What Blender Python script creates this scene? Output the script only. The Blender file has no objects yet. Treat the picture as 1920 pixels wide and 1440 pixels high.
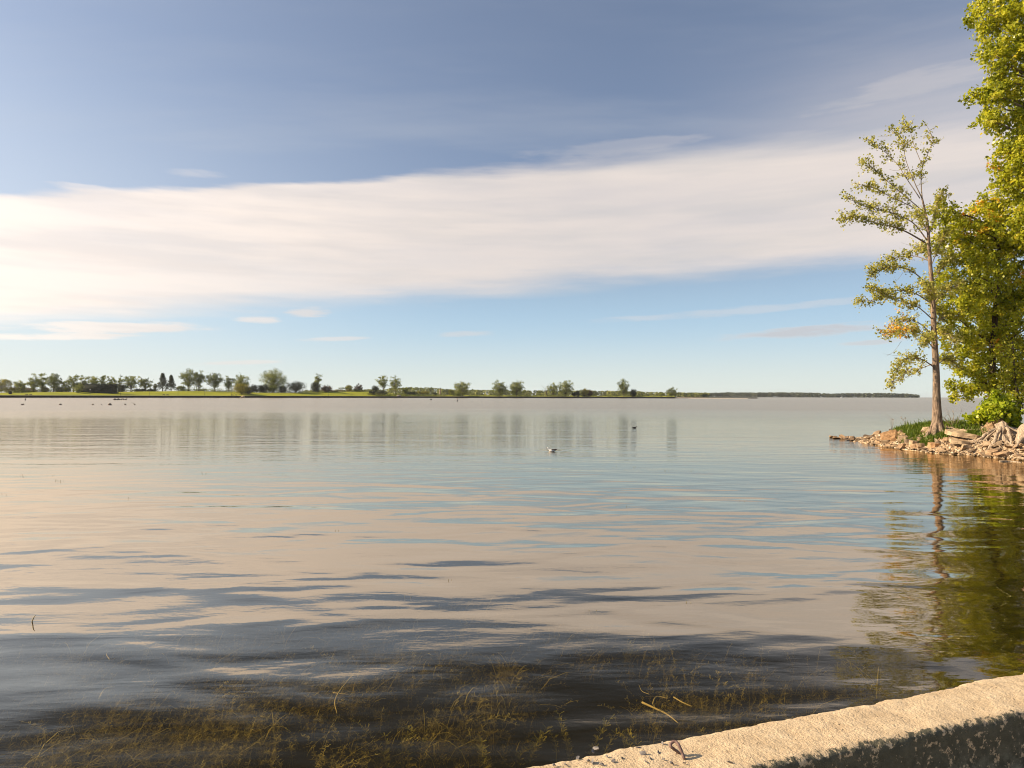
import bpy, bmesh, bisect, math, random
import numpy as np
from mathutils import Matrix, Vector, noise as mnoise

S = bpy.context.scene
COL = S.collection
R = math.radians

# ------------------------------------------------------------------ camera
CAM_Z = 2.4
F = 1280.0                                   # focal length in photo pixels (1920 wide)
cam_d = bpy.data.cameras.new('camera')
cam_d.lens = 24.0
cam_d.sensor_width = 36.0
cam_d.clip_start = 0.05
cam_d.clip_end = 60000
cam = bpy.data.objects.new('camera', cam_d)
COL.objects.link(cam)
CAM_ROT = Matrix.Rotation(R(90 + 1.0), 3, 'X') @ Matrix.Rotation(R(0.173), 3, 'Z')
cam.matrix_world = Matrix.Translation((0, 0, CAM_Z)) @ CAM_ROT.to_4x4()
S.camera = cam

# ------------------------------------------------------------------ sun, sky, exposure
SUN_AZ = -88.0            # degrees from the view axis, negative = left
SUN_EL = 29.0
sd = Vector((math.sin(R(SUN_AZ)) * math.cos(R(SUN_EL)), math.cos(R(SUN_AZ)) * math.cos(R(SUN_EL)), math.sin(R(SUN_EL))))
sun_d = bpy.data.lights.new('sun', 'SUN')
sun_d.energy = 5.0
sun_d.angle = R(0.53)
sun_d.color = (1.0, 0.80, 0.55)
sun = bpy.data.objects.new('sun', sun_d)
COL.objects.link(sun)
sun.rotation_euler = (-sd).to_track_quat('-Z', 'Y').to_euler()
sun.location = (-40, 10, 60)

S.view_settings.view_transform = 'Standard'
S.view_settings.look = 'None'
S.view_settings.gamma = 1.0
S.view_settings.use_curve_mapping = False
S.view_settings.exposure = 0.8


class NT:
    """small helper for node trees"""
    def __init__(self, tree):
        self.t = tree
        self.n = tree.nodes
        self.l = tree.links

    def node(self, typ, ins=None, **kw):
        nd = self.n.new(typ)
        for k, v in kw.items():
            setattr(nd, k, v)
        for k, v in (ins or {}).items():
            self.set(nd.inputs[k], v)
        return nd

    def set(self, sock, v):
        if isinstance(v, bpy.types.NodeSocket):
            self.l.new(v, sock)
        elif isinstance(v, bpy.types.Node):
            self.l.new(v.outputs[0], sock)
        else:
            if sock.type == 'RGBA' and hasattr(v, '__len__') and len(v) == 3:
                v = (*v, 1.0)
            sock.default_value = v

    def m(self, op, a, b=None, c=None, clamp=False):
        nd = self.n.new('ShaderNodeMath')
        nd.operation = op
        nd.use_clamp = clamp
        for i, v in enumerate((a, b, c)):
            if v is not None:
                self.set(nd.inputs[i], v)
        return nd.outputs[0]

    def vm(self, op, a, b=None):
        nd = self.n.new('ShaderNodeVectorMath')
        nd.operation = op
        self.set(nd.inputs[0], a)
        if b is not None:
            self.set(nd.inputs[1], b)
        return nd.outputs[0] if op not in ('LENGTH', 'DOT_PRODUCT', 'DISTANCE') else nd.outputs[1]

    def noise(self, vec, scale, detail=3.0, rough=0.5, dist=0.0, typ='FBM'):
        nd = self.node('ShaderNodeTexNoise', {'Vector': vec, 'Scale': scale, 'Detail': detail, 'Roughness': rough, 'Distortion': dist})
        return nd.outputs[0]

    def mix(self, fac, a, b, blend='MIX'):
        nd = self.n.new('ShaderNodeMix')
        nd.data_type = 'RGBA'
        nd.blend_type = blend
        self.set(nd.inputs[0], fac)
        self.set(nd.inputs[6], a)
        self.set(nd.inputs[7], b)
        return nd.outputs[2]

    def smooth(self, v, a, b):
        nd = self.n.new('ShaderNodeMapRange')
        nd.interpolation_type = 'SMOOTHSTEP'
        self.set(nd.inputs[0], v)
        self.set(nd.inputs[1], a)
        self.set(nd.inputs[2], b)
        return nd.outputs[0]

    def lin(self, v, a, b, c=0.0, d=1.0):
        nd = self.n.new('ShaderNodeMapRange')
        self.set(nd.inputs[0], v)
        self.set(nd.inputs[1], a)
        self.set(nd.inputs[2], b)
        self.set(nd.inputs[3], c)
        self.set(nd.inputs[4], d)
        return nd.outputs[0]

    def ramp(self, fac, stops, interp='LINEAR'):
        nd = self.n.new('ShaderNodeValToRGB')
        nd.color_ramp.interpolation = interp
        e = nd.color_ramp.elements
        e[0].position = stops[0][0]; e[0].color = (*stops[0][1], 1.0)
        e[1].position = max(stops[-1][0], stops[0][0] + 1e-4); e[1].color = (*stops[-1][1], 1.0)
        for p, c in stops[1:-1]:
            el_ = e.new(p)
            el_.color = (*c, 1.0)
        self.set(nd.inputs[0], fac)
        return nd.outputs[0]

    def mapping(self, vec, rot=(0, 0, 0), scale=(1, 1, 1), loc=(0, 0, 0)):
        nd = self.node('ShaderNodeMapping', {'Vector': vec, 'Rotation': rot, 'Scale': scale, 'Location': loc})
        return nd.outputs[0]


world = bpy.data.worlds.new('World')
S.world = world
world.use_nodes = True
w = NT(world.node_tree)
w.n.clear()
F_PX = 1280.0
sky = w.node('ShaderNodeTexSky', sky_type='NISHITA', sun_disc=False)
sky.sun_elevation = R(SUN_EL)
sky.sun_rotation = R(SUN_AZ)
sky.altitude = 50
sky.air_density = 1.0
sky.dust_density = 2.2
sky.ozone_density = 1.6
tc = w.node('ShaderNodeTexCoord')
d = tc.outputs['Generated']
sx = w.node('ShaderNodeSeparateXYZ', {0: d})
zz = w.m('MAXIMUM', sx.outputs[2], 0.012)
px_ = w.m('DIVIDE', sx.outputs[0], zz)       # point on a flat cloud layer one unit up
py_ = w.m('DIVIDE', sx.outputs[1], zz)
plane = w.node('ShaderNodeCombineXYZ', {0: px_, 1: py_, 2: 0.0}).outputs[0]
el = w.m('ARCSINE', sx.outputs[2])
az = w.m('ARCTAN2', sx.outputs[0], sx.outputs[1])
ang = w.node('ShaderNodeCombineXYZ', {0: az, 1: el, 2: 0.0}).outputs[0]
# sheet of stratus: a band of the cloud layer, long in one direction
warp_lo = w.noise(w.mapping(plane, rot=(0, 0, R(17)), scale=(0.35, 1.0, 1), loc=(3.1, 0.4, 0)), 0.7, 3, 0.5)
warp_hi = w.noise(w.mapping(ang, rot=(0, 0, R(-5)), scale=(4.0, 34.0, 1), loc=(1.3, 2.2, 0)), 1.0, 5, 0.6)
t0 = w.m('MULTIPLY_ADD', px_, 0.265, py_)
x2 = w.m('MULTIPLY', w.m('MULTIPLY', px_, px_), 0.05)
tt = w.m('ADD', t0, x2)
tt_up = w.m('ADD', tt, w.m('MULTIPLY', w.m('SUBTRACT', warp_lo, 0.5), 0.55))
tt_up = w.m('ADD', tt_up, w.m('MULTIPLY', w.m('SUBTRACT', warp_hi, 0.5), 0.34))
edge_w = w.smooth(az, -0.25, 0.75)
up_lo = w.m('SUBTRACT', 2.97, w.m('MULTIPLY', edge_w, 0.42))
up = w.smooth(tt_up, up_lo, w.m('ADD', 3.11, w.m('MULTIPLY', edge_w, 0.26)))
tl = w.m('MULTIPLY_ADD', px_, 0.44, py_)
tl = w.m('ADD', tl, w.m('MULTIPLY', w.m('SUBTRACT', warp_lo, 0.5), 1.6))
tl = w.m('ADD', tl, w.m('MULTIPLY', w.m('SUBTRACT', warp_hi, 0.5), 2.0))
low = w.m('SUBTRACT', 1.0, w.smooth(tl, 5.2, 7.1))
halo = w.m('MULTIPLY', w.smooth(tt_up, 1.9, 3.0), w.m('MULTIPLY', w.smooth(az, 0.15, 0.6), 0.55))
up = w.m('MAXIMUM', up, halo)
band = w.m('MULTIPLY', up, low)
streak = w.noise(w.mapping(ang, rot=(0, 0, R(-6)), scale=(2.2, 22.0, 1), loc=(4.0, 1.0, 0)), 1.3, 5, 0.55)
streak2 = w.noise(w.mapping(ang, rot=(0, 0, R(-8)), scale=(1.2, 7.0, 1), loc=(0.0, 6.0, 0)), 1.4, 4, 0.5)
fib = w.noise(w.mapping(ang, rot=(0, 0, R(-7)), scale=(7.0, 70.0, 1), loc=(2.0, 8.0, 0)), 1.0, 4, 0.6)
dens = w.m('MULTIPLY', band, w.m('MULTIPLY', w.lin(streak2, 0.36, 0.56, 0.84, 1.0), w.lin(fib, 0.3, 0.6, 0.93, 1.0)))
# thin low streaks towards the horizon and faint veils higher up
wisp_n = w.noise(w.mapping(ang, scale=(9.0, 60.0, 1), loc=(7.7, 3.55, 0)), 1.0, 5, 0.6)
wisp = None
grey = None
for (cx, cy, hw, hh, op, gr) in [(205, 613, 215, 13, .95, 0), (120, 631, 170, 8, .9, 0), (580, 585, 52, 10, .85, 0), (478, 600, 55, 8, .8, 0), (627, 635, 70, 5, .6, 0),
                                 (870, 625, 60, 6, .5, 0), (450, 680, 95, 4, .6, 0), (1420, 580, 330, 9, .35, 0), (1500, 623, 190, 12, .9, 1), (1640, 641, 70, 5, .7, 1), (700, 548, 130, 5, .4, 0),
                                 (145, 350, 70, 10, .5, 0), (350, 322, 70, 9, .25, 0), (1740, 150, 260, 24, .28, 0), (1150, 275, 170, 16, .25, 0)]:
    ca = math.atan((cx - 960) / F_PX)
    ce = math.atan((739.5 + cx * 5.25 / 1740 - cy) / F_PX * math.cos(ca))
    dx = w.m('DIVIDE', w.m('SUBTRACT', az, ca), hw / F_PX * math.cos(ca) ** 2)
    tilt = w.m('MULTIPLY', w.m('SUBTRACT', az, ca), 0.05)
    dy = w.m('DIVIDE', w.m('SUBTRACT', w.m('SUBTRACT', el, tilt), ce), hh / F_PX * math.cos(ca))
    rr = w.m('ADD', w.m('MULTIPLY', dx, dx), w.m('MULTIPLY', dy, dy))
    rr = w.m('ADD', rr, w.m('MULTIPLY', w.m('SUBTRACT', wisp_n, 0.5), 4.5))
    one = w.m('MULTIPLY', w.m('SUBTRACT', 1.0, w.smooth(rr, 0.0, 1.15)), op)
    wisp = one if wisp is None else w.m('MAXIMUM', wisp, one)
    if gr:
        grey = one if grey is None else w.m('MAXIMUM', grey, one)
veil_n = w.noise(w.mapping(plane, rot=(0, 0, R(30)), scale=(0.4, 1.3, 1), loc=(2.0, 5.0, 0)), 1.0, 5, 0.6)
veil = w.m('MULTIPLY', w.smooth(veil_n, 0.45, 0.75), w.m('MULTIPLY', w.smooth(el, 0.2, 0.34), 0.17))
# sky colour
sunv = w.vm('DOT_PRODUCT', d, tuple(sd))
near_sun = w.smooth(sunv, 0.1, 0.95)
hsv = w.node('ShaderNodeHueSaturation', {'Hue': 0.500, 'Saturation': 0.64, 'Value': 1.0, 'Color': sky.outputs[0]})
skyc = w.mix(1.0, hsv.outputs[0], (0.060, 0.067, 0.078), 'MULTIPLY')
# moist air brightens and pales the sky towards the horizon
skyc = w.mix(w.m('MULTIPLY', w.m('SUBTRACT', 1.0, w.smooth(el, -0.02, 0.25)), 0.95), skyc, w.mix(w.smooth(el, 0.0, 0.13), (0.47, 0.51, 0.475), (0.32, 0.47, 0.595)))
skyc = w.mix(w.m('MULTIPLY', near_sun, w.lin(el, 0.0, 0.42, 0.66, 0.05)), skyc, (0.58, 0.575, 0.53))
cl_lit = w.mix(near_sun, (0.48, 0.43, 0.40), (0.80, 0.69, 0.60))
cl_shade = w.mix(near_sun, (0.435, 0.40, 0.38), (0.66, 0.575, 0.515))
clc = w.mix(w.smooth(streak, 0.36, 0.60), cl_shade, cl_lit)
c1 = w.mix(veil, skyc, (0.40, 0.40, 0.40))
c2 = w.mix(w.m('MULTIPLY', dens, 0.97), c1, clc)
wc = w.mix(w.m('MULTIPLY', grey, 0.9), clc, (0.33, 0.32, 0.335))
c3 = w.mix(w.m('MULTIPLY', wisp, 0.8), c2, wc)
bg = w.node('ShaderNodeBackground', {'Color': c3, 'Strength': 1.0})
world.cycles.sampling_method = 'MANUAL'
world.cycles.sample_map_resolution = 512
wo = w.node('ShaderNodeOutputWorld', {'Surface': bg.outputs[0]})

S.render.engine = 'CYCLES'
S.cycles.use_denoising = True
S.cycles.pixel_filter_type = 'BLACKMAN_HARRIS'
S.cycles.filter_width = 1.05
S.cycles.max_bounces = 7
S.cycles.transparent_max_bounces = 10
S.cycles.diffuse_bounces = 2
S.cycles.glossy_bounces = 3
S.cycles.sample_clamp_indirect = 6.0
S.cycles.caustics_reflective = False
S.cycles.caustics_refractive = False


# ------------------------------------------------------------------ photo geometry helpers
def ray(px, py):
    return CAM_ROT @ Vector(((px - 960) / F, (720 - py) / F, -1.0))


def at(px, py, Y):
    v = ray(px, py)
    return Vector((0, 0, CAM_Z)) + v * (Y / v.y)


def on(px, py, z=0.0):
    v = ray(px, py)
    return Vector((0, 0, CAM_Z)) + v * ((z - CAM_Z) / v.z)


def tab(x, table):
    return float(np.interp(x, [a for a, _ in table], [b for _, b in table]))


# ------------------------------------------------------------------ mesh helpers
def mesh_np(name, V, quads=None, tris=None, smooth=False, attrs=None):
    me = bpy.data.meshes.new(name)
    V = np.asarray(V, dtype=np.float32).reshape(-1, 3)
    fs, tot = [], []
    if quads is not None and len(quads):
        q = np.asarray(quads, dtype=np.int32).reshape(-1, 4)
        fs.append(q.ravel()); tot.append(np.full(len(q), 4, np.int32))
    if tris is not None and len(tris):
        q = np.asarray(tris, dtype=np.int32).reshape(-1, 3)
        fs.append(q.ravel()); tot.append(np.full(len(q), 3, np.int32))
    li = np.concatenate(fs); lt = np.concatenate(tot)
    ls = np.concatenate(([0], np.cumsum(lt)[:-1])).astype(np.int32)
    me.vertices.add(len(V)); me.vertices.foreach_set('co', V.ravel())
    me.loops.add(len(li)); me.loops.foreach_set('vertex_index', li)
    me.polygons.add(len(lt)); me.polygons.foreach_set('loop_start', ls); me.polygons.foreach_set('loop_total', lt)
    if smooth:
        me.polygons.foreach_set('use_smooth', np.ones(len(lt), bool))
    me.update(calc_edges=True)
    me.validate()
    for k, a in (attrs or {}).items():
        at_ = me.attributes.new(k, 'FLOAT', 'FACE')
        at_.data.foreach_set('value', np.asarray(a, np.float32))
    return me


def link(name, me, mat=None, parent=None, loc=None, rot=None, scale=None):
    o = bpy.data.objects.new(name, me)
    COL.objects.link(o)
    if mat is not None and me is not None and not me.materials:
        me.materials.append(mat)
    if parent is not None:
        o.parent = parent
    if loc is not None:
        o.location = loc
    if rot is not None:
        o.rotation_euler = rot
    if scale is not None:
        o.scale = scale if hasattr(scale, '__len__') else (scale,) * 3
    return o


def tag(o, label=None, cat=None, group=None, kind=None):
    if label: o['label'] = label
    if cat: o['category'] = cat
    if group: o['group'] = group
    if kind: o['kind'] = kind
    return o


def empty(name, loc, label, cat, group=None, rz=0.0):
    o = bpy.data.objects.new(name, None)
    COL.objects.link(o)
    o.location = loc
    o.rotation_euler = (0, 0, rz)
    o.empty_display_size = 0.2
    return tag(o, label, cat, group)


class MB:
    """collects tubes, boxes, lathes and leaves in numpy and builds one mesh"""
    def __init__(self):
        self.V, self.Q, self.T, self.n = [], [], [], 0
        self.tint = []
        self.tintT = []

    def add(self, V, Q=None, T=None, tint=0.5):
        V = np.asarray(V, float).reshape(-1, 3)
        self.V.append(V)
        if Q is not None and len(Q):
            Q = np.asarray(Q, int) + self.n
            self.Q.append(Q)
            self.tint.append(np.full(len(Q), tint) if np.isscalar(tint) else np.asarray(tint))
        if T is not None and len(T):
            T = np.asarray(T, int) + self.n
            self.T.append(T)
            self.tintT.append(np.full(len(T), tint) if np.isscalar(tint) else np.asarray(tint))
        self.n += len(V)

    def tube(self, pts, radii, sides=7, cap=True):
        P = np.array([tuple(p) for p in pts], float)
        n = len(P)
        rad = np.interp(np.linspace(0, 1, n), np.linspace(0, 1, len(radii)), radii) if len(radii) != n else np.array(radii, float)
        tg = np.gradient(P, axis=0)
        tg /= np.maximum(np.linalg.norm(tg, axis=1, keepdims=True), 1e-9)
        ref = np.array([0.31, 0.17, 0.93]) if abs(tg[0, 2]) < 0.8 else np.array([1.0, 0.1, 0.0])
        u = np.cross(tg, ref); u /= np.maximum(np.linalg.norm(u, axis=1, keepdims=True), 1e-9)
        v = np.cross(tg, u)
        a = np.linspace(0, 2 * np.pi, sides, endpoint=False)
        ring = np.cos(a)[None, :, None] * u[:, None, :] + np.sin(a)[None, :, None] * v[:, None, :]
        V = P[:, None, :] + ring * rad[:, None, None]
        V = V.reshape(-1, 3)
        i = np.arange(n - 1)[:, None] * sides + np.arange(sides)[None, :]
        j = np.arange(n - 1)[:, None] * sides + (np.arange(sides)[None, :] + 1) % sides
        Q = np.stack([i, j, j + sides, i + sides], -1).reshape(-1, 4)
        T = None
        if cap:
            V = np.vstack([V, P[:1], P[-1:]])
            k0, k1 = n * sides, n * sides + 1
            T = [(k0, (s + 1) % sides, s) for s in range(sides)] + [(k1, (n - 1) * sides + s, (n - 1) * sides + (s + 1) % sides) for s in range(sides)]
        self.add(V, Q, T)

    def box(self, c, s, rz=0.0):
        x, y, z = s[0] / 2, s[1] / 2, s[2] / 2
        V = np.array([(-x, -y, -z), (x, -y, -z), (x, y, -z), (-x, y, -z), (-x, -y, z), (x, -y, z), (x, y, z), (-x, y, z)])
        if rz:
            co, si = math.cos(rz), math.sin(rz)
            V = np.stack([V[:, 0] * co - V[:, 1] * si, V[:, 0] * si + V[:, 1] * co, V[:, 2]], 1)
        self.add(V + np.array(c), [(0, 3, 2, 1), (4, 5, 6, 7), (0, 1, 5, 4), (1, 2, 6, 5), (2, 3, 7, 6), (3, 0, 4, 7)])

    def leaves(self, C, size, rng, tint=None, up=0.3, aspect=0.8, fold=0.12):
        C = np.asarray(C, float).reshape(-1, 3)
        N = len(C)
        if N == 0:
            return
        n = rng.normal(size=(N, 3)); n[:, 2] = n[:, 2] + up
        n /= np.linalg.norm(n, axis=1, keepdims=True)
        r = rng.normal(size=(N, 3)); r[:, 2] -= 0.5
        t = r - n * np.sum(r * n, 1, keepdims=True)
        t /= np.maximum(np.linalg.norm(t, axis=1, keepdims=True), 1e-6)
        b = np.cross(n, t)
        L = (size * rng.uniform(0.7, 1.25, N))[:, None]
        W = L * aspect
        V = np.stack([C - t * L * .5, C + b * W * .5 + n * L * fold - t * L * .08, C + t * L * .5, C - b * W * .5 + n * L * fold - t * L * .08], 1).reshape(-1, 3)
        Q = np.arange(4 * N).reshape(N, 4)
        self.add(V, Q, None, rng.uniform(0, 1, N) if tint is None else tint)

    def mesh(self, name, smooth=False):
        at_ = [x for x in self.tint] + [x for x in self.tintT]
        return mesh_np(name, np.vstack(self.V), np.vstack(self.Q) if self.Q else None, np.vstack(self.T) if self.T else None, smooth, {'tint': np.concatenate(at_)})

    def build(self, name, mat, parent=None, smooth=False, **kw):
        return link(name, self.mesh(name, smooth), mat, parent, **kw)


def curve(pts, n):
    """smooth polyline through points (Catmull-Rom)"""
    P = [Vector(p) for p in pts]
    P = [P[0] * 2 - P[1]] + P + [P[-1] * 2 - P[-2]]
    out = []
    segs = len(P) - 3
    for i in range(n):
        t = i / (n - 1) * segs
        k_ = min(int(t), segs - 1)
        f = t - k_
        a, b, c, d_ = P[k_:k_ + 4]
        out.append(0.5 * ((2 * b) + (c - a) * f + (2 * a - 5 * b + 4 * c - d_) * f * f + (3 * b - a - 3 * c + d_) * f ** 3))
    return out


def lathe(mb, prof, sides=12, c=(0, 0, 0)):
    a = np.linspace(0, 2 * np.pi, sides, endpoint=False)
    V = np.array([(r * math.cos(t) + c[0], r * math.sin(t) + c[1], z + c[2]) for r, z in prof for t in a])
    n = len(prof)
    Q = [(i * sides + s, i * sides + (s + 1) % sides, (i + 1) * sides + (s + 1) % sides, (i + 1) * sides + s) for i in range(n - 1) for s in range(sides)]
    mb.add(V, Q)


# ------------------------------------------------------------------ materials
def new_mat(name):
    m = bpy.data.materials.new(name)
    m.use_nodes = True
    m.node_tree.nodes.clear()
    k = NT(m.node_tree)
    k.out = k.node('ShaderNodeOutputMaterial')
    return m, k


def principled(k, color, rough=0.8, normal=None, spec=0.3, **kw):
    ins = {'Base Color': color, 'Roughness': rough, 'Specular IOR Level': spec}
    if normal is not None:
        ins['Normal'] = normal
    ins.update(kw)
    p = k.node('ShaderNodeBsdfPrincipled', ins)
    return p.outputs[0]


def bump(k, h, dist=1.0, strength=1.0, normal=None):
    ins = {'Height': h, 'Distance': dist, 'Strength': strength}
    if normal is not None:
        ins['Normal'] = normal
    return k.node('ShaderNodeBump', ins).outputs[0]


def simple_mat(name, c0, c1, scale=4.0, rough=0.8, bumpd=0.0, coord='Object', spec=0.3, metallic=0.0):
    m, k = new_mat(name)
    tcn = k.node('ShaderNodeTexCoord')
    v = tcn.outputs[coord]
    n = k.noise(v, scale, 5, 0.6)
    col = k.mix(k.lin(n, 0.3, 0.7), c0, c1)
    nrm = bump(k, k.noise(v, scale * 4, 4, 0.6), bumpd) if bumpd else None
    k.set(k.out.inputs[0], principled(k, col, rough, nrm, spec, Metallic=metallic))
    return m


def leaf_mat(name, stops, trans=0.4, rough=0.42, vary=0.0):
    m, k = new_mat(name)
    a = k.node('ShaderNodeAttribute', attribute_name='tint').outputs['Fac']
    if vary:
        oi = k.node('ShaderNodeObjectInfo').outputs['Random']
        a = k.m('ADD', a, k.m('MULTIPLY', k.m('SUBTRACT', oi, 0.5), vary), clamp=True)
    col = k.ramp(a, stops)
    p = principled(k, col, rough, None, 0.35)
    tcol = k.mix(0.55, col, (0.9, 0.85, 0.12), 'MULTIPLY')
    tcol = k.mix(1.0, tcol, (1.6, 1.6, 1.6), 'MULTIPLY')
    tr = k.node('ShaderNodeBsdfTranslucent', {'Color': tcol})
    mx = k.node('ShaderNodeMixShader', {0: trans, 1: p, 2: tr.outputs[0]})
    k.set(k.out.inputs[0], mx.outputs[0])
    return m


def bark_mat(name, c0, c1, scale=1.0, bd=0.03):
    m, k = new_mat(name)
    tcn = k.node('ShaderNodeTexCoord')
    v = k.mapping(tcn.outputs['Object'], scale=(9 * scale, 9 * scale, 1.4 * scale))
    n = k.noise(v, 2.2, 5, 0.65, 0.6)
    n2 = k.noise(tcn.outputs['Object'], 1.3, 3, 0.5)
    col = k.mix(k.lin(n, 0.35, 0.65), c0, c1)
    col = k.mix(k.lin(n2, 0.4, 0.7, 0, 0.35), col, (0.30, 0.25, 0.19))
    k.set(k.out.inputs[0], principled(k, col, 0.9, bump(k, n, bd), 0.15))
    return m


M = {}
M['leaf_near'] = leaf_mat('cottonwood leaf', [(0.0, (0.15, 0.175, 0.014)), (0.4, (0.42, 0.44, 0.035)), (0.8, (0.64, 0.575, 0.07)), (0.93, (0.68, 0.52, 0.05)), (1.0, (0.72, 0.32, 0.03))], 0.46, 0.30)
M['leaf_thin'] = leaf_mat('pale cottonwood leaf', [(0.0, (0.20, 0.215, 0.035)), (0.45, (0.46, 0.44, 0.11)), (0.8, (0.68, 0.61, 0.24)), (0.93, (0.68, 0.56, 0.16)), (1.0, (0.82, 0.40, 0.05))], 0.50, 0.32)
M['leaf_shrub'] = leaf_mat('bright shrub leaf', [(0.0, (0.13, 0.19, 0.01)), (0.5, (0.30, 0.37, 0.02)), (1.0, (0.52, 0.54, 0.05))], 0.45, 0.4)
M['leaf_far'] = leaf_mat('far tree leaf', [(0.0, (0.035, 0.052, 0.008)), (0.5, (0.15, 0.18, 0.022)), (1.0, (0.40, 0.39, 0.06))], 0.16, 0.6, 0.3)
M['leaf_dark'] = leaf_mat('far dark leaf', [(0.0, (0.012, 0.022, 0.008)), (0.5, (0.03, 0.042, 0.012)), (1.0, (0.075, 0.08, 0.02))], 0.18, 0.6, 0.2)
M['leaf_red'] = leaf_mat('far russet leaf', [(0.0, (0.03, 0.02, 0.012)), (0.5, (0.075, 0.045, 0.025)), (1.0, (0.16, 0.09, 0.04))], 0.2, 0.6, 0.2)
M['leaf_yellow'] = leaf_mat('far yellow green leaf', [(0.0, (0.07, 0.08, 0.01)), (0.5, (0.18, 0.17, 0.02)), (1.0, (0.32, 0.27, 0.03))], 0.35, 0.6, 0.2)
M['leaf_wood'] = leaf_mat('far wood leaf', [(0.0, (0.030, 0.045, 0.016)), (0.5, (0.16, 0.18, 0.04)), (1.0, (0.36, 0.35, 0.08))], 0.2, 0.7)
M['leaf_island'] = leaf_mat('island wood leaf', [(0.0, (0.045, 0.06, 0.04)), (0.5, (0.075, 0.09, 0.055)), (1.0, (0.13, 0.14, 0.075))], 0.2, 0.7)
M['bark'] = bark_mat('furrowed bark', (0.075, 0.05, 0.035), (0.42, 0.30, 0.21), 1.0, 0.06)
M['bark_dark'] = bark_mat('dark bark', (0.03, 0.022, 0.016), (0.12, 0.085, 0.06))
M['bark_twig'] = bark_mat('pale twig bark', (0.16, 0.12, 0.08), (0.38, 0.30, 0.21), 2.0, 0.004)
M['bark_far'] = simple_mat('far bark', (0.05, 0.04, 0.03), (0.12, 0.09, 0.06), 0.6)
M['driftwood'] = bark_mat('bleached driftwood', (0.17, 0.12, 0.08), (0.58, 0.46, 0.33), 1.6, 0.035)
M['stone'] = None
M['iron'] = simple_mat('rusty iron', (0.10, 0.055, 0.045), (0.23, 0.14, 0.115), 60, 0.6, 0.002, spec=0.5)
M['white'] = simple_mat('white paint', (0.72, 0.72, 0.70), (0.82, 0.82, 0.80), 3, 0.5)
M['darkmetal'] = simple_mat('dark metal', (0.02, 0.02, 0.022), (0.04, 0.04, 0.04), 3, 0.5)
M['darkwood'] = simple_mat('dark wood', (0.03, 0.022, 0.016), (0.06, 0.045, 0.03), 3, 0.7)
M['tanstone'] = simple_mat('tan masonry', (0.32, 0.23, 0.15), (0.45, 0.33, 0.22), 1.5, 0.85)
M['feather_white'] = simple_mat('white feather', (0.76, 0.72, 0.66), (0.86, 0.84, 0.80), 30, 0.7)
M['feather_dark'] = simple_mat('dark feather', (0.025, 0.018, 0.014), (0.06, 0.045, 0.035), 30, 0.6)
M['bill'] = simple_mat('ochre bill', (0.45, 0.22, 0.03), (0.55, 0.30, 0.05), 30, 0.5)
M['buoy'] = simple_mat('weathered orange paint', (0.30, 0.09, 0.04), (0.42, 0.14, 0.06), 3, 0.6)
M['housewall'] = simple_mat('grey house wall', (0.30, 0.29, 0.30), (0.38, 0.37, 0.37), 1, 0.8)
M['roof'] = simple_mat('brown roof', (0.12, 0.075, 0.06), (0.18, 0.11, 0.09), 1, 0.8)
M['glass'] = simple_mat('dark window glass', (0.02, 0.025, 0.03), (0.04, 0.045, 0.05), 1, 0.15, spec=0.6)


def stone_mat(name, stops, vary=True, scale=2.5):
    m, k = new_mat(name)
    tcn = k.node('ShaderNodeTexCoord')
    v = tcn.outputs['Object']
    rnd = k.node('ShaderNodeObjectInfo').outputs['Random']
    col = k.ramp(rnd, stops) if vary else stops[0][1]
    n = k.noise(v, scale, 6, 0.65)
    lay = k.noise(k.mapping(v, scale=(1.5, 1.5, 14)), 1.6, 4, 0.6)
    col = k.mix(k.lin(n, 0.35, 0.68), k.mix(1.0, col, (0.55, 0.5, 0.45), 'MULTIPLY'), k.mix(1.0, col, (1.25, 1.22, 1.18), 'MULTIPLY'))
    col = k.mix(k.lin(lay, 0.58, 0.72, 0, 0.5), col, (0.16, 0.11, 0.07))
    gz = k.node('ShaderNodeSeparateXYZ', {0: k.node('ShaderNodeNewGeometry').outputs['Position']}).outputs[2]
    wet = k.m('SUBTRACT', 1.0, k.smooth(k.m('ADD', gz, k.m('MULTIPLY', n, 0.08)), 0.05, 0.16))
    col = k.mix(k.m('MULTIPLY', wet, 0.75), col, (0.075, 0.05, 0.025))       # damp, algae-brown foot at the waterline
    h = k.m('ADD', k.m('MULTIPLY', n, 0.05), k.m('MULTIPLY', lay, 0.03))
    k.set(k.out.inputs[0], principled(k, col, k.lin(wet, 0, 1, 0.85, 0.35), bump(k, h, 1.0), 0.25))
    return m


M['stone'] = stone_mat('shore stone', [(0.0, (0.20, 0.135, 0.085)), (0.2, (0.38, 0.285, 0.185)), (0.4, (0.37, 0.24, 0.135)), (0.6, (0.46, 0.355, 0.24)), (0.8, (0.29, 0.21, 0.135)), (1.0, (0.15, 0.115, 0.085))])
M['stone_orange'] = stone_mat('orange stone', [(0, (0.48, 0.30, 0.16))], False)
M['stone_tan'] = stone_mat('tan stone', [(0, (0.47, 0.36, 0.235))], False)
M['stone_brown'] = stone_mat('brown stone', [(0, (0.36, 0.25, 0.15))], False)
M['boulder'] = stone_mat('lake boulder', [(0.0, (0.20, 0.15, 0.11)), (1.0, (0.30, 0.22, 0.16))], True, 1.2)


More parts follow.
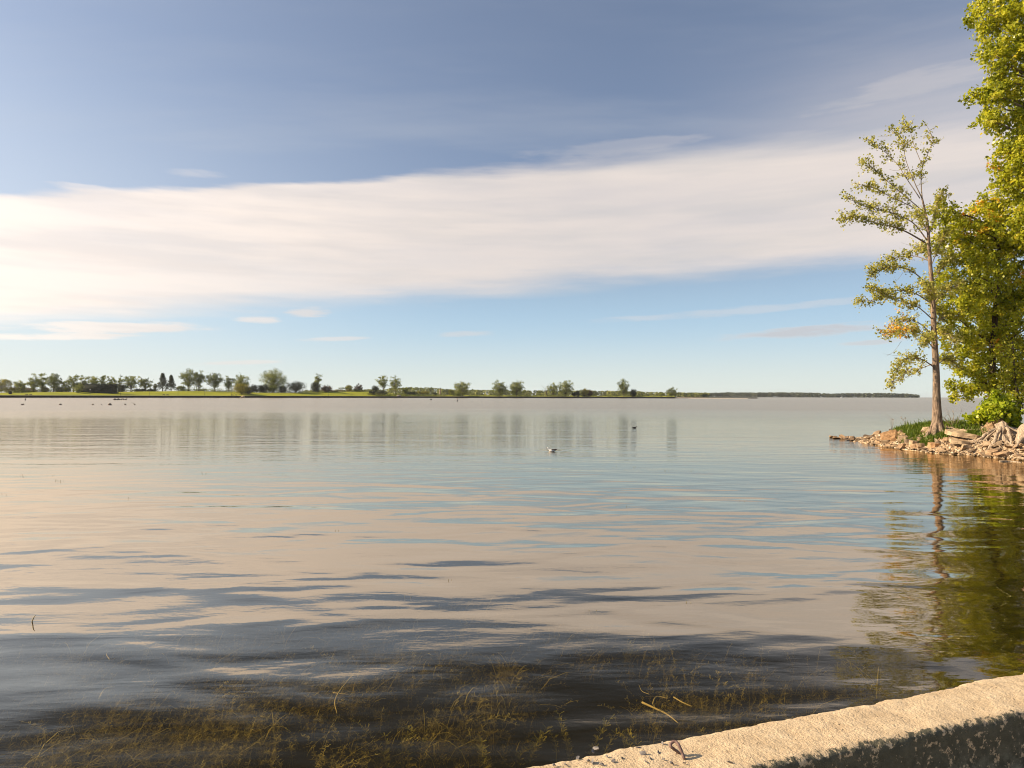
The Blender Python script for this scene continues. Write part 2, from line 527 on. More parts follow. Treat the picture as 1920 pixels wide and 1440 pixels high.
def concrete_mat():
    m, k = new_mat('weathered concrete')
    tcn = k.node('ShaderNodeTexCoord')
    v = tcn.outputs['Object']
    s = k.node('ShaderNodeSeparateXYZ', {0: v})
    big = k.noise(v, 1.6, 5, 0.6)
    mid = k.noise(v, 9, 5, 0.65)
    fine = k.noise(v, 95, 3, 0.7)
    grit = k.noise(v, 260, 2, 0.6)
    col = k.ramp(mid, [(0.25, (0.40, 0.285, 0.165)), (0.5, (0.58, 0.44, 0.275)), (0.75, (0.70, 0.56, 0.37))])
    col = k.mix(k.lin(big, 0.35, 0.7, 0, 0.5), col, (0.56, 0.44, 0.29))
    col = k.mix(k.lin(fine, 0.48, 0.70, 0, 0.6), col, (0.34, 0.24, 0.145))
    stain = k.noise(k.mapping(v, scale=(1, 2.4, 1)), 3.2, 5, 0.65)
    col = k.mix(k.lin(stain, 0.50, 0.72, 0, 0.45), col, (0.40, 0.29, 0.17))
    col = k.mix(k.lin(grit, 0.60, 0.72, 0, 0.7), col, (0.70, 0.60, 0.46))
    vor = k.node('ShaderNodeTexVoronoi', {'Vector': k.vm('ADD', v, (0.3, 0.1, 0.0)), 'Scale': 34.0, 'Randomness': 1.0})
    pit = k.m('SUBTRACT', 1.0, k.smooth(k.m('ADD', vor.outputs['Distance'], k.m('MULTIPLY', mid, 0.5)), 0.28, 0.40))
    col = k.mix(k.m('MULTIPLY', pit, 0.8), col, (0.14, 0.10, 0.065))
    # black lichen: covers the promenade-side face and creeps raggedly over the arris
    lich_n = k.noise(v, 26, 5, 0.7)
    edge = k.m('ADD', k.m('MULTIPLY', k.m('SUBTRACT', lich_n, 0.5), 0.19), s.outputs[1])
    lich = k.m('SUBTRACT', 1.0, k.smooth(edge, 0.006, 0.022))
    patch = k.lin(k.noise(v, 14, 5, 0.7), 0.42, 0.62)
    dz = k.smooth(k.m('ADD', k.m('MULTIPLY', s.outputs[2], -1.0), k.m('MULTIPLY', big, 0.10)), 0.13, 0.34)
    lichc = k.mix(k.m('MULTIPLY', patch, k.m('ADD', 0.15, k.m('MULTIPLY', dz, 0.75))), (0.085, 0.08, 0.055), (0.30, 0.28, 0.20))
    col = k.mix(lich, col, lichc)
    h = k.m('ADD', k.m('MULTIPLY', mid, 0.018), k.m('MULTIPLY', fine, 0.007))
    h = k.m('ADD', h, k.m('MULTIPLY', grit, 0.0012))
    h = k.m('SUBTRACT', h, k.m('MULTIPLY', pit, 0.004))
    k.set(k.out.inputs[0], principled(k, col, 0.9, bump(k, h, 1.0, 0.9), 0.2))
    return m


M['concrete'] = concrete_mat()
M['paving'] = simple_mat('promenade paving', (0.26, 0.22, 0.17), (0.36, 0.31, 0.24), 3, 0.9, 0.01)
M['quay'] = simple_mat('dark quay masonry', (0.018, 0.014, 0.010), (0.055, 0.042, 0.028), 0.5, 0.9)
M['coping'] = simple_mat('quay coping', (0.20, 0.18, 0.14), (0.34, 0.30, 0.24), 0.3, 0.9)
M['path'] = simple_mat('pale path', (0.38, 0.33, 0.25), (0.46, 0.40, 0.30), 0.3, 0.9)
M['sand'] = simple_mat('pale sand', (0.42, 0.33, 0.22), (0.52, 0.42, 0.29), 0.1, 0.95)
M['islandground'] = simple_mat('island ground', (0.05, 0.055, 0.03), (0.09, 0.09, 0.05), 0.05, 0.95)


def lawn_mat():
    m, k = new_mat('mown lawn')
    v = k.node('ShaderNodeTexCoord').outputs['Object']
    n = k.noise(v, 0.06, 5, 0.6)
    n2 = k.noise(v, 1.5, 4, 0.7)
    col = k.mix(k.lin(n, 0.3, 0.7), (0.20, 0.22, 0.012), (0.34, 0.33, 0.018))
    col = k.mix(k.lin(n2, 0.4, 0.7, 0, 0.5), col, (0.15, 0.18, 0.012))
    k.set(k.out.inputs[0], principled(k, col, 0.9, bump(k, n2, 0.15), 0.1))
    return m


M['lawn'] = lawn_mat()


def point_mat():
    m, k = new_mat('stony shore ground')
    v = k.node('ShaderNodeTexCoord').outputs['Object']
    n = k.noise(v, 1.1, 6, 0.65)
    f = k.noise(v, 14, 5, 0.7)
    vor = k.node('ShaderNodeTexVoronoi', {'Vector': v, 'Scale': 9.0})
    col = k.mix(k.lin(n, 0.3, 0.7), (0.36, 0.25, 0.15), (0.54, 0.42, 0.28))
    col = k.mix(k.lin(f, 0.5, 0.7, 0, 0.7), col, (0.20, 0.13, 0.075))
    sep = k.node('ShaderNodeSeparateXYZ', {0: v})
    wet = k.m('SUBTRACT', 1.0, k.smooth(k.m('ADD', sep.outputs[2], k.m('MULTIPLY', f, 0.1)), 0.06, 0.18))
    col = k.mix(k.m('MULTIPLY', wet, 0.8), col, (0.085, 0.055, 0.025))
    h = k.m('ADD', k.m('MULTIPLY', f, 0.05), k.m('MULTIPLY', vor.outputs['Distance'], 0.06))
    k.set(k.out.inputs[0], principled(k, col, 0.9, bump(k, h), 0.15))
    return m


M['point'] = point_mat()
M['bed'] = simple_mat('lake bed mud', (0.07, 0.055, 0.028), (0.16, 0.12, 0.06), 0.9, 0.95)
M['grass'] = leaf_mat('wild grass', [(0.0, (0.045, 0.085, 0.01)), (0.5, (0.11, 0.17, 0.018)), (1.0, (0.26, 0.28, 0.05))], 0.35, 0.5)
M['weed'] = leaf_mat('water weed', [(0.0, (0.05, 0.042, 0.012)), (0.55, (0.25, 0.205, 0.06)), (1.0, (0.62, 0.52, 0.20))], 0.2, 0.6)
M['weed_green'] = leaf_mat('green water weed', [(0.0, (0.06, 0.06, 0.01)), (0.6, (0.24, 0.22, 0.04)), (1.0, (0.55, 0.47, 0.14))], 0.2, 0.6)
M['reed'] = simple_mat('dead reed', (0.34, 0.26, 0.11), (0.46, 0.36, 0.17), 8, 0.7)

GULL = on(1035, 846)


def water_mat():
    m, k = new_mat('lake water')
    g = k.node('ShaderNodeNewGeometry')
    pos = g.outputs['Position']
    sp = k.node('ShaderNodeSeparateXYZ', {0: pos})
    Y = sp.outputs[1]
    cr = R(-26)
    # long low swell in the sheltered foreground
    v1 = k.mapping(pos, rot=(0, 0, cr), scale=(0.34, 0.80, 1))
    sw = k.noise(v1, 1.0, 2, 0.45, 0.3)
    v2 = k.mapping(pos, rot=(0, 0, R(-14)), scale=(0.5, 2.0, 1), loc=(5, 3, 0))
    mid = k.noise(v2, 1.0, 3, 0.5, 0.2)
    v3 = k.mapping(pos, rot=(0, 0, R(-20)), scale=(4.0, 13.0, 1))
    fine = k.noise(v3, 1.0, 3, 0.55, 0.2)
    near = k.m('SUBTRACT', 1.0, k.smooth(Y, 9.0, 30.0))
    farther = k.smooth(Y, 14.0, 40.0)
    patch = k.noise(k.mapping(pos, scale=(0.012, 0.035, 1)), 1.0, 3, 0.5)
    dist = k.vm('LENGTH', pos)
    wind = k.smooth(k.m('ADD', dist, k.m('MULTIPLY', k.m('SUBTRACT', patch, 0.5), 90)), 30.0, 150.0)
    calm = k.m('SUBTRACT', 1.0, wind)
    h = k.m('MULTIPLY', sw, k.m('ADD', 0.007, k.m('MULTIPLY', near, 0.070)))
    h = k.m('ADD', h, k.m('MULTIPLY', mid, k.m('ADD', 0.0035, k.m('ADD', k.m('MULTIPLY', farther, 0.020), k.m('MULTIPLY', wind, 0.06)))))
    h = k.m('ADD', h, k.m('MULTIPLY', fine, k.m('ADD', 0.0011, k.m('ADD', k.m('MULTIPLY', farther, 0.0014), k.m('MULTIPLY', wind, 0.012)))))
    v4 = k.mapping(pos, rot=(0, 0, R(-9)), scale=(0.10, 0.46, 1), loc=(2, 9, 0))
    lng = k.noise(v4, 1.0, 6, 0.66, 0.4)
    h = k.m('ADD', h, k.m('MULTIPLY', lng, k.m('MULTIPLY', farther, 0.085)))
    v5 = k.mapping(pos, rot=(0, 0, R(-38)), scale=(0.6, 1.7, 1), loc=(8, 1, 0))
    chop = k.noise(v5, 1.0, 3, 0.5, 0.5)
    h = k.m('ADD', h, k.m('MULTIPLY', chop, k.m('MULTIPLY', near, 0.007)))
    # rings round the swimming gull
    gd = k.vm('DISTANCE', pos, tuple(GULL))
    ring = k.m('MULTIPLY', k.m('SINE', k.m('MULTIPLY', gd, 9.0)), k.m('MULTIPLY', 0.010, k.m('SUBTRACT', 1.0, k.smooth(gd, 0.3, 1.8))))
    h = k.m('ADD', h, ring)
    nrm = bump(k, h, 1.0, 1.0)
    fr = k.node('ShaderNodeFresnel', {'IOR': k.lin(g.outputs['Backfacing'], 0.0, 1.0, 1.333, 0.7502), 'Normal': nrm}).outputs[0]
    frc = k.ramp(fr, [(0.0, (0, 0, 0)), (0.06, (0.012,) * 3), (0.08, (0.030,) * 3), (0.105, (0.10,) * 3), (0.135, (0.40,) * 3), (0.18, (0.62,) * 3), (0.25, (0.72,) * 3), (0.5, (0.85,) * 3), (1.0, (1, 1, 1))])
    rough = k.m('ADD', 0.018, k.m('MULTIPLY', wind, 0.24))
    gl = k.node('ShaderNodeBsdfGlossy', {'Color': (0.86, 0.755, 0.61), 'Roughness': rough, 'Normal': nrm})
    tr = k.node('ShaderNodeBsdfTransparent', {'Color': (0.86, 0.80, 0.60)})
    df = k.node('ShaderNodeBsdfDiffuse', {'Color': (0.055, 0.048, 0.024)})
    body = k.node('ShaderNodeMixShader', {0: 0.16, 1: tr.outputs[0], 2: df.outputs[0]})
    mx = k.node('ShaderNodeMixShader', {0: frc, 1: body.outputs[0], 2: gl.outputs[0]})
    k.set(k.out.inputs[0], mx.outputs[0])
    return m


M['water'] = water_mat()

# ------------------------------------------------------------------ the setting: water, lake bed
E = 8000
lake = tag(link('lake_water', mesh_np('lake_water', [(-E, -200, 0), (E, -200, 0), (E, E, 0), (-E, E, 0)], [(0, 1, 2, 3)]), M['water']), kind='structure')
# the body of water under the surface soaks up light with depth
m, k = new_mat('peaty water body')
k.set(k.out.inputs['Volume'], k.node('ShaderNodeVolumeAbsorption', {'Color': (0.56, 0.51, 0.10), 'Density': 1.9}).outputs[0])
wb = MB(); wb.box((0, 150, -1.755), (900, 700, 3.5))
tag(wb.build('water_body', m, lake), kind='structure')

xs = np.concatenate([np.linspace(-E, -60, 5), np.linspace(-40, 60, 110), np.linspace(80, E, 5)])
ys = np.concatenate([[-200], np.linspace(-30, 60, 100), np.linspace(80, E, 6)])
V, Q = [], []
for y in ys:
    for x in xs:
        off = (y - 2.6) * 0.947 - x * 0.32                    # distance out from the parapet
        dep = 0.75 + 0.055 * max(0.0, off) + 0.12 * mnoise.noise((x * 0.7, y * 0.7, 0))
        V.append((x, y, -min(dep, 3.2)))
nx = len(xs)
for j in range(len(ys) - 1):
    for i in range(nx - 1):
        a = j * nx + i
        Q.append((a, a + 1, a + 1 + nx, a + nx))
tag(link('lake_bed', mesh_np('lake_bed', V, Q, smooth=True), M['bed']), kind='structure')

# ------------------------------------------------------------------ parapet in the foreground
WT = 1.05                                     # top of the parapet above the water
pa = on(1420, 1440, WT); pb = on(1920, 1335, WT)          # along its promenade-side arris
pdir = (pb - pa); pdir.z = 0; pdir.normalize()
pn = Vector((-pdir.y, pdir.x, 0))             # towards the water
pc = on(955, 1440, WT)
WID = (pc - pa).dot(pn)                       # thickness of the parapet
pang = math.atan2(pdir.y, pdir.x)


def fbm(p, o=4, h=0.6):
    s, a, q = 0.0, 1.0, Vector(p)
    for _ in range(o):
        s += a * mnoise.noise(q)
        q = q * 2.1 + Vector((3.7, 1.1, 5.2))
        a *= h
    return s


ss = np.concatenate([np.linspace(-30, -1.6, 60), np.arange(-1.58, 3.6, 0.011), np.linspace(3.62, 34, 80)])
prof_y = list(np.linspace(WID, 0, 17))
rows = 4 + len(prof_y) + 9
V = []
for s in ss:
    step = 0.0
    if s < -0.43: step = -0.006                # worn step in the lake-side arris beside the iron loop
    step += 0.030 * min(1.0, max(0.0, (s - 1.36) / 0.16))
    eo = step + 0.004 + 0.010 * fbm((s * 6, 0.0, 1), 5, 0.65) + 0.004 * mnoise.noise((s * 60, 2, 0))
    chip = max(0.0, mnoise.noise((s * 3.1, 9, 0)) - 0.25) * 0.05
    eo -= chip
    ei = 0.008 * fbm((s * 5, 4.0, 7), 5, 0.65) + 0.004 * mnoise.noise((s * 50, 7, 0))
    V.append((s, WID + eo + 0.01, -WT - 0.9)); V.append((s, WID + eo + 0.012, -0.5)); V.append((s, WID + eo + 0.008, -0.10)); V.append((s, WID + eo + 0.004, -0.022))
    for i, y in enumerate(prof_y):
        f = i / (len(prof_y) - 1)
        yy = (WID + eo) * (1 - f) + (-ei) * f
        z = 0.005 * fbm((s * 4, y * 4, 3), 4) + 0.002 * mnoise.noise((s * 40, y * 40, 5))
        if i == 0: z -= 0.012 + 0.3 * chip
        if i == 1: z -= 0.003
        if i == len(prof_y) - 1: z -= 0.010
        V.append((s, yy, z))
    for z in (-0.02, -0.05, -0.09, -0.13, -0.17, -0.22, -0.27, -0.31, -0.36):
        V.append((s, -ei - 0.004 + 0.006 * fbm((s * 7, z * 7, 11), 4), z))
Q = []
for i in range(len(ss) - 1):
    for j in range(rows - 1):
        a = i * rows + j
        Q.append((a, a + rows, a + rows + 1, a + 1))
parapet = link('parapet_wall', mesh_np('parapet_wall', V, Q, smooth=True), M['concrete'], loc=(pa.x, pa.y, WT), rot=(0, 0, pang))
tag(parapet, 'worn sunlit concrete parapet with black lichen on its near face', 'wall')
prom = MB(); prom.box((0, -3.05, -0.30 - 0.5), (80, 6.08, 1.0))
tag(prom.build('promenade', M['paving'], loc=(pa.x, pa.y, WT), rot=(0, 0, pang)), kind='structure')


def on_wall(px, py):
    return on(px, py, WT)


# rusty mooring loop let into the parapet
loop = MB()
b1 = on(1276, 1417, WT - .02)
P_ = [on(x, y, WT + z) - b1 for x, y, z in [(1276, 1417, -.02), (1272, 1411, .004), (1263, 1404, .022), (1257.5, 1399, .034), (1258.5, 1393.5, .042), (1263, 1390.5, .047), (1268, 1391.5, .047), (1272, 1396, .042), (1276, 1404, .030), (1280, 1414, .014), (1283, 1422, .002), (1285, 1427, -.02)]]
P_ = curve(P_, 40)
loop.tube(P_, [0.0058] * len(P_), 10)
tag(loop.build('mooring_loop', M['iron'], smooth=True, loc=b1), 'rusty iron loop set into the top of the concrete parapet', 'mooring loop')

# ------------------------------------------------------------------ stones: a stock of angular shapes
rs = random.Random(5)


def hull_mesh(name, seed, sx, sy, sz, n=16, bev=0.03, rough_=0.0, plate=False):
    r = random.Random(seed)
    bm = bmesh.new()
    if plate:
        for q in range(9):
            a_ = (q + r.uniform(-.3, .3)) / 9 * 6.283
            k_ = min(1 / max(abs(math.cos(a_)), 1e-3), 1 / max(abs(math.sin(a_)), 1e-3)) * r.uniform(.72, 1.0)
            for zz in (-.5, .5):
                f_ = k_ * (1.0 if zz > 0 else r.uniform(.92, 1.06))
                bm.verts.new((math.cos(a_) * f_ * sx / 2, math.sin(a_) * f_ * sy / 2, (zz + r.uniform(-.1, .1)) * sz))
        n = 0
    for _ in range(n):
        v = Vector((r.uniform(-1, 1), r.uniform(-1, 1), r.uniform(-1, 1)))
        m_ = max(abs(v.x), abs(v.y), abs(v.z))
        v = v / m_ * r.uniform(0.75, 1.0)
        bm.verts.new((v.x * sx / 2, v.y * sy / 2, v.z * sz / 2))
    res = bmesh.ops.convex_hull(bm, input=bm.verts[:])
    bmesh.ops.delete(bm, geom=[e for e in res['geom_interior'] if isinstance(e, bmesh.types.BMVert)], context='VERTS')
    bmesh.ops.dissolve_limit(bm, angle_limit=R(14), verts=bm.verts[:], edges=bm.edges[:])
    if bev:
        bmesh.ops.bevel(bm, geom=bm.edges[:], offset=bev * min(sx, sy, sz), segments=1, affect='EDGES')
    bmesh.ops.triangulate(bm, faces=bm.faces[:])
    if rough_:
        for it in range(3):
            bmesh.ops.subdivide_edges(bm, edges=[e for e in bm.edges if e.calc_length() > .16], cuts=1, use_grid_fill=True)
            bmesh.ops.triangulate(bm, faces=bm.faces[:])
        for v in bm.verts:
            q = v.co + Vector((seed, 0, 0))
            lay = math.floor((v.co.z + .02 * mnoise.noise(q * 3)) / .07)
            v.co += mnoise.noise_vector(q * 2.2) * .07 * rough_ + mnoise.noise_vector(q * 7) * .025 * rough_ + Vector((v.co.x, v.co.y, 0)) * .10 * mnoise.noise(Vector((lay * 1.7, seed, 0))) * rough_
    bmesh.ops.recalc_face_normals(bm, faces=bm.faces[:])
    me = bpy.data.meshes.new(name)
    bm.to_mesh(me); bm.free()
    return me


# loose chips on the parapet
chips = [(1112, 1411), (1117, 1405), (1138, 1420), (1103, 1428), (1111, 1431), (1166, 1423), (1150, 1429), (1128, 1436), (1206, 1416), (1197, 1403), (1211, 1431), (1220, 1424), (1242, 1396), (1235, 1413),
         (1244, 1426), (1260, 1434), (1283, 1433), (1083, 1423), (1060, 1436), (1040, 1437), (1368, 1431), (1425, 1436)]
cm = [hull_mesh('chip', 40 + i, 0.020, 0.015, 0.011, 12, 0.0) for i in range(4)]
M['chip'] = simple_mat('grey chip', (0.05, 0.045, 0.05), (0.30, 0.27, 0.24), 90, 0.8)
for i, (x, y) in enumerate(chips):
    p = on_wall(x, y)
    big = i in (1, 8)
    o = link('stone_chip', cm[i % 4], M['chip'], loc=(p.x, p.y, WT + 0.006), rot=(rs.uniform(-.3, .3), rs.uniform(-.3, .3), rs.uniform(0, 6)), scale=rs.uniform(0.55, 1.0) * (1.5 if big else 1))
    if i == 1: tag(o, 'largest dark stone chip at the lake-side edge of the parapet', 'stone chip', 'loose chips on the parapet')
    elif i == 8: tag(o, 'pale stone chip on the parapet, left of the iron loop', 'stone chip', 'loose chips on the parapet')
    elif i == 20: tag(o, 'small stone chip lying to the right of the iron loop', 'stone chip', 'loose chips on the parapet')
    elif i == 21: tag(o, 'rightmost stone chip on the parapet by the near arris', 'stone chip', 'loose chips on the parapet')
    else: tag(o, 'tiny dark stone chip scattered on the parapet beside the iron loop', 'stone chip', 'loose chips on the parapet')

# ------------------------------------------------------------------ wooded point on the right
front = [(18.9, 40.2), (18.45, 36.2), (17.95, 32.0), (18.05, 29.2), (18.9, 27.8), (19.5, 26.0), (20.4, 23.0), (22, 18), (25, 13), (30, 9)]
back = [(60, 9), (60, 34), (34, 33), (27.5, 35), (23.5, 37.2), (20.6, 39.6)]
poly = np.array(front + back, float)


def sdist(X, Yy):
    """signed distance to the point's waterline, positive on land"""
    P = np.stack([X, Yy], -1)
    dmin = np.full(X.shape, 1e9); inside = np.zeros(X.shape, bool)
    n = len(poly)
    for i in range(n):
        a, b = poly[i], poly[(i + 1) % n]
        ab = b - a
        t = np.clip(((P - a) @ ab) / (ab @ ab), 0, 1)
        dd = np.linalg.norm(P - (a + t[..., None] * ab), axis=-1)
        dmin = np.minimum(dmin, dd)
        c = (a[1] > Yy) != (b[1] > Yy)
        with np.errstate(divide='ignore', invalid='ignore'):
            xi = (b[0] - a[0]) * (Yy - a[1]) / (b[1] - a[1]) + a[0]
        inside ^= c & (X < xi)
    return np.where(inside, dmin, -dmin)


def ground_z(X, Yy):
    X = np.asarray(X, float); Yy = np.asarray(Yy, float)
    sdv = sdist(X, Yy)
    tip = np.clip((40.5 - Yy) / 7.0, 0.2, 1.0)
    rise = np.interp(sdv, [-8, -2, 0, 0.5, 1.1, 1.7, 3, 30], [-2.2, -0.8, -0.02, 0.16, 0.55, 0.98, 1.12, 1.25])
    return np.where(rise > 0, rise * tip, rise)


gx = np.concatenate([np.arange(15, 32, 0.22), np.arange(32, 62, 2.0)])
gy = np.concatenate([np.arange(7, 24, 1.0), np.arange(24, 44, 0.22)])
GX, GY = np.meshgrid(gx, gy)
GZ = ground_z(GX, GY)
nz = np.array([[0.10 * mnoise.noise((x * 1.1, y * 1.1, 0)) + 0.06 * mnoise.noise((x * 3, y * 3, 4)) for x in gx] for y in gy])
land = np.clip(GZ * 4 + 0.2, 0.15, 1)
GZ = GZ + nz * land
nx = len(gx)
ii = (np.arange(len(gy) - 1)[:, None] * nx + np.arange(nx - 1)[None, :]).ravel()
point = link('rocky_point', mesh_np('rocky_point', np.stack([GX, GY, GZ], -1).reshape(-1, 3), np.stack([ii, ii + 1, ii + 1 + nx, ii + nx], -1), smooth=True), M['point'])
tag(point, kind='structure')


GXL, GYL, GZL = gx.tolist(), gy.tolist(), GZ.tolist()


def gz1(x, y):
    """height of the point's ground, looked up in its grid"""
    i = min(max(bisect.bisect_right(GXL, x) - 1, 0), len(GXL) - 2)
    j = min(max(bisect.bisect_right(GYL, y) - 1, 0), len(GYL) - 2)
    fx = min(max((x - GXL[i]) / (GXL[i + 1] - GXL[i]), 0.0), 1.0)
    fy = min(max((y - GYL[j]) / (GYL[j + 1] - GYL[j]), 0.0), 1.0)
    r0, r1 = GZL[j], GZL[j + 1]
    return (r0[i] * (1 - fx) + r0[i + 1] * fx) * (1 - fy) + (r1[i] * (1 - fx) + r1[i + 1] * fx) * fy


def on_point(px, py):
    """first hit of the pixel's ray with the ground of the point"""
    v = ray(px, py)
    kx, kz = v.x / v.y, v.z / v.y
    t = 22.0
    while t < 46:
        z = gz1(kx * t, t)
        if CAM_Z + kz * t <= max(z, 0.0):
            return Vector((kx * t, t, z))
        t += 0.08
    return None


# shore stones: pieces of the point itself
slabs = [hull_mesh('stone', 100 + i, 1.0, rs.uniform(0.5, 0.9), rs.uniform(0.14, 0.42), 15, 0.05, 0.0, i % 4 == 0) for i in range(14)]
rs = random.Random(21)
for m_ in slabs:
    m_.materials.append(M['stone'])
n_st = 0
zone = [(1572, 1700, 1.0), (1700, 1860, 0.9), (1860, 1935, 0.6)]
while n_st < 290:
    u = rs.random()
    px = 1572 + (1700 - 1572) * rs.random() ** 0.9 if u < 0.48 else rs.uniform(1700, 1930)
    wl = tab(px, [(1565, 823), (1620, 831), (1690, 843), (1760, 851), (1840, 857), (1930, 865)])
    tp = tab(px, [(1565, 821), (1600, 812), (1640, 806), (1690, 806), (1720, 822), (1800, 826), (1930, 836)])
    py = rs.uniform(tp, wl)
    p = on_point(px, py)
    if p is None or p.z < -0.15:
        continue
    sz = rs.choice([0.12, 0.15, 0.18, 0.21, 0.25, 0.30, 0.36, 0.46, 0.58]) * (0.85 if px > 1700 else 1.0)
    o = link('stone', rs.choice(slabs), None, parent=point, loc=(p.x, p.y, p.z + sz * 0.10), rot=(rs.gauss(0, .28), rs.gauss(0, .28), rs.uniform(0, 6.28)), scale=(sz, sz, sz * rs.uniform(0.8, 1.3)))
    n_st += 1

# the stones big enough to be told apart
big = [
    ('boulder', (1655, 812), (1.15, .8, .62), 'stone_brown', (0, .08, .3), 'peaked brown boulder in the heap of stones near the tip of the point'),
    ('boulder', (1677, 823), (1.25, .8, .70), 'stone_orange', (-.25, -.3, .2), 'orange-brown tilted boulder at the left edge of the grass on the point'),
    ('slab', (1716, 834), (.62, .5, .28), 'stone_tan', (.05, .06, .3), 'squared pale block of stone below the grassy bank, left of the tree'),
    ('slab', (1808, 815), (1.6, 1.7, .17), 'stone_tan', (.14, .03, .4), 'broad flat slab of tan rock to the right of the thin tree'),
    ('slab', (1806, 828), (1.6, 1.1, .15), 'stone_tan', (.10, -.04, .7), 'lower flat tan ledge under the broad slab of rock'),
    ('boulder', (1812, 846), (.42, .36, .34), 'stone_tan', (0, .1, .5), 'angular tan boulder standing at the waterline below the ledges'),
    ('boulder', (1866, 802), (.85, .7, .80), 'stone_brown', (.1, 0, .4), 'rounded brown boulder behind the stump under the bright shrub'),
    ('boulder', (1848, 814), (.45, .4, .34), 'stone_brown', (0, 0, 1.0), 'small brown boulder between the flat slab and the stump'),
    ('slab', (1694, 819), (.62, .35, .20), 'stone_brown', (.0, -.55, .3), 'dark-edged slab leaning on the orange boulder'),
    ('slab', (1752, 837), (.7, .5, .22), 'stone_orange', (.1, 0, .2), 'orange slab lying low in front of the tree trunk'),
    ('boulder', (1737, 812), (.55, .45, .36), 'stone_tan', (.2, .2, .8), 'pale weathered rock half sunk in grass at the foot of the tree'),
]
for i, (nm, (x, y), s, mt, rot, lab) in enumerate(big):
    p = on_point(x, y) or on(x, y, 0.3)
    o = link(nm, hull_mesh(nm, 300 + i, s[0], s[1], s[2], 18, 0.0, 1.0 if nm == 'boulder' else .55, nm == 'slab'), M[mt], loc=(p.x, p.y, p.z + s[2] * (0.18 if nm == 'boulder' else 0.05)), rot=rot)
    tag(o, lab, 'rock', 'large rocks on the point')
for i, (x, y, s, lab) in enumerate([(1563, 820.5, .55, 'outermost flat stone awash off the tip of the point'), (1571, 822.5, .60, 'second flat stone awash, nearer the tip of the point')]):
    p = on(x, y, 0.0)
    o = link('slab', hull_mesh('slab', 330 + i, s, s * .55, .16, 20, 0.06), M['stone_brown'], loc=(p.x, p.y, 0.03), rot=(0, .08, .1))
    tag(o, lab, 'rock', 'large rocks on the point')

# pebbles of the beach, past counting
rng = np.random.default_rng(3)
pm = MB()
octa = np.array([(1, 0, 0), (0, 1, 0), (-1, 0, 0), (0, -1, 0), (0, 0, 1), (0, 0, -1)], float)
of = np.array([(0, 1, 4), (1, 2, 4), (2, 3, 4), (3, 0, 4), (1, 0, 5), (2, 1, 5), (3, 2, 5), (0, 3, 5)])
cnt = 0
while cnt < 2600:
    x = rng.uniform(17.6, 22.5); y = rng.uniform(24.5, 37)
    z = gz1(x, y)
    if z < -0.03 or z > 0.62:
        continue
    s = rng.uniform(0.02, 0.07)
    J = octa * (1 + rng.uniform(-.35, .35, (6, 3))) * np.array([s * 1.3, s, s * 0.6])
    a = rng.uniform(0, 6.28)
    J = np.stack([J[:, 0] * math.cos(a) - J[:, 1] * math.sin(a), J[:, 0] * math.sin(a) + J[:, 1] * math.cos(a), J[:, 2]], 1)
    pm.add(J + np.array([x, y, z + s * .25]), None, of, rng.random())
    cnt += 1
m, k = new_mat('pebble')
a_ = k.node('ShaderNodeAttribute', attribute_name='tint').outputs['Fac']
k.set(k.out.inputs[0], principled(k, k.ramp(a_, [(0, (0.16, 0.10, 0.06)), (0.4, (0.42, 0.29, 0.17)), (0.8, (0.56, 0.44, 0.30)), (1, (0.66, 0.56, 0.44))]), 0.85, None, 0.2))
M['pebble'] = m
tag(pm.build('pebbles', M['pebble']), 'small tan pebbles and gravel along the waterline of the point', 'pebbles', kind='stuff')


# ------------------------------------------------------------------ near trees
def rvec(rng):
    v = Vector(rng.normal(size=3)); v.normalize()
    return v


class Crown:
    def __init__(self, rng, leaf=0.10):
        self.rng, self.leaf = rng, leaf
        self.C, self.t = [], []
        self.tw = MB()

    def spray(self, p, dirv, L, n, spread, tint=None, twig=True):
        """a leafy twig"""
        rng = self.rng
        q = p + dirv * L + rvec(rng) * L * 0.25
        midp = p.lerp(q, 0.5) + rvec(rng) * L * 0.12
        if twig:
            self.tw.tube([p, midp, q], [0.012, 0.008, 0.003], 4, False)
        f = rng.uniform(0.25, 1.08, n)[:, None]
        base = np.array(p) * (1 - f) ** 2 + 2 * np.array(midp) * f * (1 - f) + np.array(q) * f ** 2
        self.C.append(base + rng.normal(size=(n, 3)) * spread)
        b0 = rng.uniform(0.10, 0.62) if tint is None else tint
        self.t.append(np.clip(b0 + rng.normal(size=n) * 0.16, 0, 1 if tint is not None else 0.92))

    def build(self, root, mat, twmat, origin):
        mb = MB()
        C = np.vstack(self.C) - np.array(origin)
        mb.leaves(C, self.leaf, self.rng, np.concatenate(self.t), 0.25, 0.85)
        o = mb.build('crown', mat, root)
        o['kind'] = 'stuff'
        if self.tw.n:
            self.tw.V = [v - np.array(origin) for v in self.tw.V]
            t = self.tw.build('twigs', twmat, root)
            t['kind'] = 'stuff'


def rel(pts, o):
    return [Vector(p) - o for p in pts]


# ---- the slender tree on the point
rng = np.random.default_rng(11)
TD = 31.2
tb = at(1757, 799, TD)
tb.z = gz1(tb.x, tb.y) - 0.05
thin = empty('cottonwood_tree', tb, 'tall slender tree with a bare trunk and sparse top on the point', 'tree')


def Tp(x, y, dy=0.0):
    return at(x, y, TD + dy)


trunk_pts = curve([tb, Tp(1757, 780), Tp(1756, 740), Tp(1755, 690), Tp(1751, 620), Tp(1749, 560), Tp(1743, 480), Tp(1739, 420), Tp(1729, 372, .1)], 40)
mb = MB(); mb.tube(rel(trunk_pts, tb), [0.33, 0.225, 0.18, 0.158, 0.144, 0.132, 0.12, 0.105, 0.088, 0.074, 0.06, 0.048, 0.036], 14)
